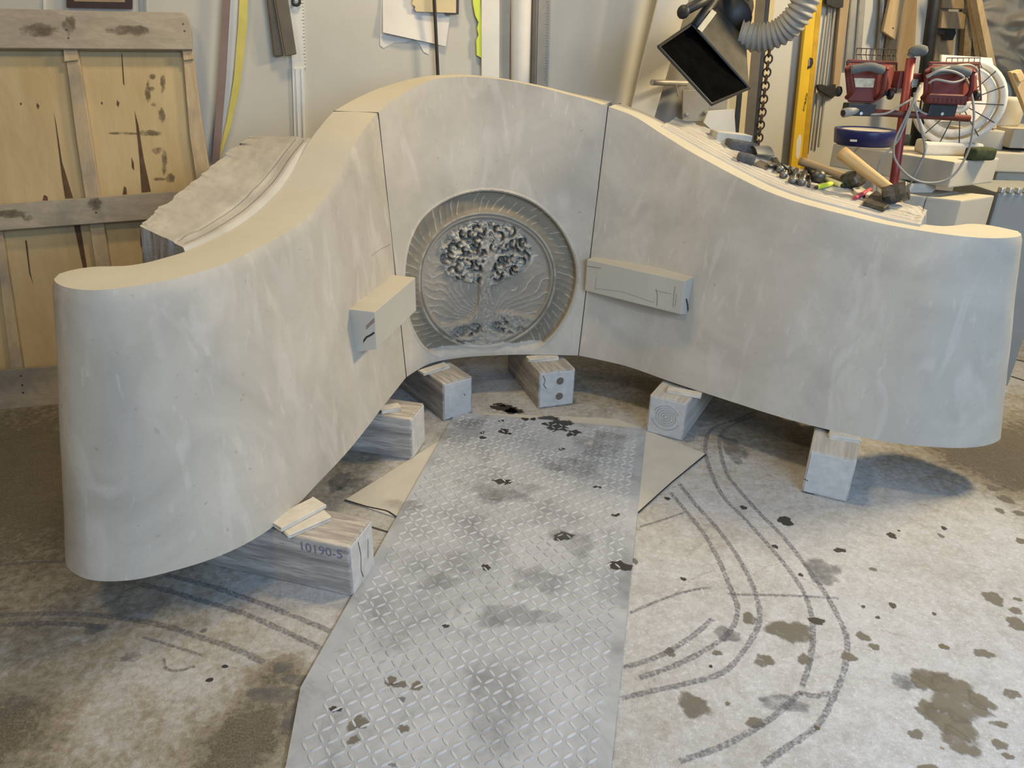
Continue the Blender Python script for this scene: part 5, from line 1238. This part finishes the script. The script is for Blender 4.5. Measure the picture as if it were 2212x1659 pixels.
tag(mk('bent_sheet', *bent(p_), MT['grey'], None, True), 'bent grey scraper sheet leaning over the dark abrasive pad', 'scraper')
slab_on('flat_scraper', 'flat rusty steel scraper plate lying below the bent sheet', 'scraper', [(1624, 356), (1655, 367), (1672, 358), (1642, 347)], .003, MT['brown'], None, .001)
gC = 'chisels on the right wing'
def chisel(label, pts, r, mat='ironl', head=None, name='stone_chisel'):
    P_ = [lie(x, y, l) for x, y, l in pts]; t = thing(name, label, 'chisel', P_[0], gC)
    mk('shaft', *tube(P_, r, 8), MT[mat], t, True)
    if head:
        ax_ = (P_[0] - P_[-1]).normalized(); mk('struck_head', *lathe(P_[0] - ax_ * .012, ax_, [(0, r if isinstance(r, float) else r[0]), (.006, head), (.018, head * 1.05), (.026, head * .6)], 14), MT['ironl'], t, True)
    return t
chisel('round steel bar chisel lying across the flat scraper', [(1690, 338, .012), (1668, 352, .012)], .0085, 'iron', .013)
# toothed chisel
tcz = [lie(1662, 364, .012), lie(1682, 362, .010), lie(1712, 352, .012)]
TC = thing('toothed_chisel', 'flat toothed steel chisel with its row of teeth towards the room', 'chisel', tcz[0], gC)
w0 = (lie(1663, 358) - lie(1674, 374)); w0.z = 0; w0 = w0.normalized()
V = []; 
for p, hw_, th in ((tcz[0], .026, .004), (tcz[1], .013, .010), (tcz[2], .010, .010)):
    V += [p + w0 * hw_, p - w0 * hw_, p - w0 * hw_ + Vector((0, 0, th)), p + w0 * hw_ + Vector((0, 0, th))]
mk('blade', V, [(3, 2, 1, 0), (0, 1, 5, 4), (1, 2, 6, 5), (2, 3, 7, 6), (3, 0, 4, 7), (4, 5, 9, 8), (5, 6, 10, 9), (6, 7, 11, 10), (7, 4, 8, 11), (8, 9, 10, 11)], MT['ironl'], TC)
fd = (tcz[0] - tcz[1]).normalized()
for k in range(5):
    q = tcz[0] + w0 * (.026 - .052 * (k + .5) / 5) + Vector((0, 0, .002)); mk('tooth', *lathe(q - fd * .002, fd, [(0, .0045), (.008, .004), (.012, .002)], 6), MT['ironl'], TC)
chisel('dark square chisel lying behind the toothed one', [(1674, 352, .014), (1702, 347, .014)], .008, 'iron')
chisel('first round-headed chisel from the toothed chisel', [(1692, 384, .010), (1706, 370, .011), (1728, 352, .012)], .0085, 'iron', .0135)
chisel('second round-headed chisel, short, from the toothed chisel', [(1711, 396, .010), (1719, 374, .012)], .009, 'iron', .014)
chisel('third round-headed chisel, just left of the big round punch', [(1730, 400, .011), (1741, 372, .013)], .0105, 'iron', .015)
chisel('slender point chisel between third chisel and big round punch', [(1746, 406, .006), (1752, 378, .008)], .005, 'iron')
pn = lie(1764, 392, .02); PNt = thing('round_punch', 'big round-headed steel punch beside the yellow marker', 'punch', pn)
mk('ball_head', *lathe(pn - Vector((.0, .03, .004)), (.05, 1, .15), [(0, .012), (.008, .021), (.022, .025), (.036, .022), (.046, .014)], 18), MT['iron'], PNt, True)
mk('shank', *tube([pn + Vector((0, .01, 0)), pn + Vector((-.01, .07, .012))], .012, 10), MT['iron'], PNt, True)
def marker(label, a, b, r, body, tip):
    A, B = lie(*a, r), lie(*b, r); t = thing('marker', label, 'marker', A, 'markers on the right wing')
    mk('barrel', *tube([A.lerp(B, .14), A.lerp(B, .22), A.lerp(B, .9), B], [r * .8, r, r, r * .7], 10), body, t, True)
    mk('tip', *tube([A, A.lerp(B, .14)], [r * .3, r * .75], 8), tip, t, True)
marker('bright yellow marker lying in front of the wooden hammer handle', (1758, 411), (1796, 402), .009, MT['neon'], MT['ink'])
marker('pale yellow-green marker half hidden by the first hammer head', (1824, 409), (1778, 391), .010, simple('pale_yellow_plastic', (.66, .62, .30), .5), MT['green'])
crn = [lie(1846, 432, .006), lie(1878, 416, .01)]; tag(mk('wax_crayon', *tube(crn, .008, 8), MT['pink']), 'red wax crayon lying between the two hammers', 'crayon')
slab_on('stone_chip', 'pale stone chip behind the red crayon', 'chip', [(1842, 416), (1850, 424), (1872, 418), (1858, 410)], .012, MT['cut'], 'stone chips on the right wing', .003)
slab_on('stone_chip', 'small pinkish stone chip in front of the red crayon', 'chip', [(1868, 428), (1880, 432), (1886, 424), (1876, 420)], .014, MT['plaster'], 'stone chips on the right wing', .003)
slab_on('steel_wedge', 'flat dark steel splitting wedge in front of the large hammer', 'wedge', [(1862, 445), (1908, 459), (1918, 452), (1906, 430), (1890, 420), (1878, 428)], .016, MT['iron'], None, .003)
def hammer(label, headpx, headax, hl, hr, grip, r0, r1, mat, lift):
    c = lie(*headpx, hr * .9 + lift); g = grip
    t = thing('stone_hammer', label, 'hammer', c, 'hammers on the right wing'); a = Vector(headax).normalized()
    mk('head', *lathe(c - a * hl / 2, a, [(0, hr * .80), (.004, hr * .95), (hl * .3, hr), (hl * .5, hr * .92), (hl * .7, hr), (hl - .004, hr * .95), (hl, hr * .80)], 8), MT['iron'], t)
    pts = [c.lerp(g, i / 10) for i in range(11)]; d_ = (g - c).normalized()
    rad = [r0 + (r1 - r0) * (i / 10) ** 1.3 for i in range(11)]
    hv, hf = tube([Vector((x * (g - c).length / 10, 0, 0)) for x in range(11)], rad, 14)
    ho = mk('handle', hv, hf, MT[mat], t, True); ho.location = (0, 0, 0); ho.rotation_euler = d_.to_track_quat('X', 'Z').to_euler()
    mk('handle_end', *lathe(c - d_ * hr * 1.02, d_, [(0, r0 * .85), (.006, r0 * .85)], 10), MT[mat], t)
    return t
c1_ = lie(1838, 396, .03); hammer('smaller stone hammer with worn handle pointing towards the chisels', (1838, 408), (.35, -.75, .35), .072, .033, at(1729, 348, Y=c1_.y + .17), .013, .016, 'oldhandle', .004)
c2_ = lie(1932, 428, .03); hammer('larger stone hammer with pale hickory handle raised across the stack', (1930, 440), (.75, -.45, .35), .078, .034, at(1818, 330, Y=c2_.y + .10), .016, .024, 'hickory', .004)
dk = at(1800, 372, Y=3.02); tag(mk('dark_tray', *cbox((dk.x + .02, 3.12, .900), .14, .12, .02, .1, .002), MT['ink']), 'flat dark tray half hidden behind the hammers', 'tray')
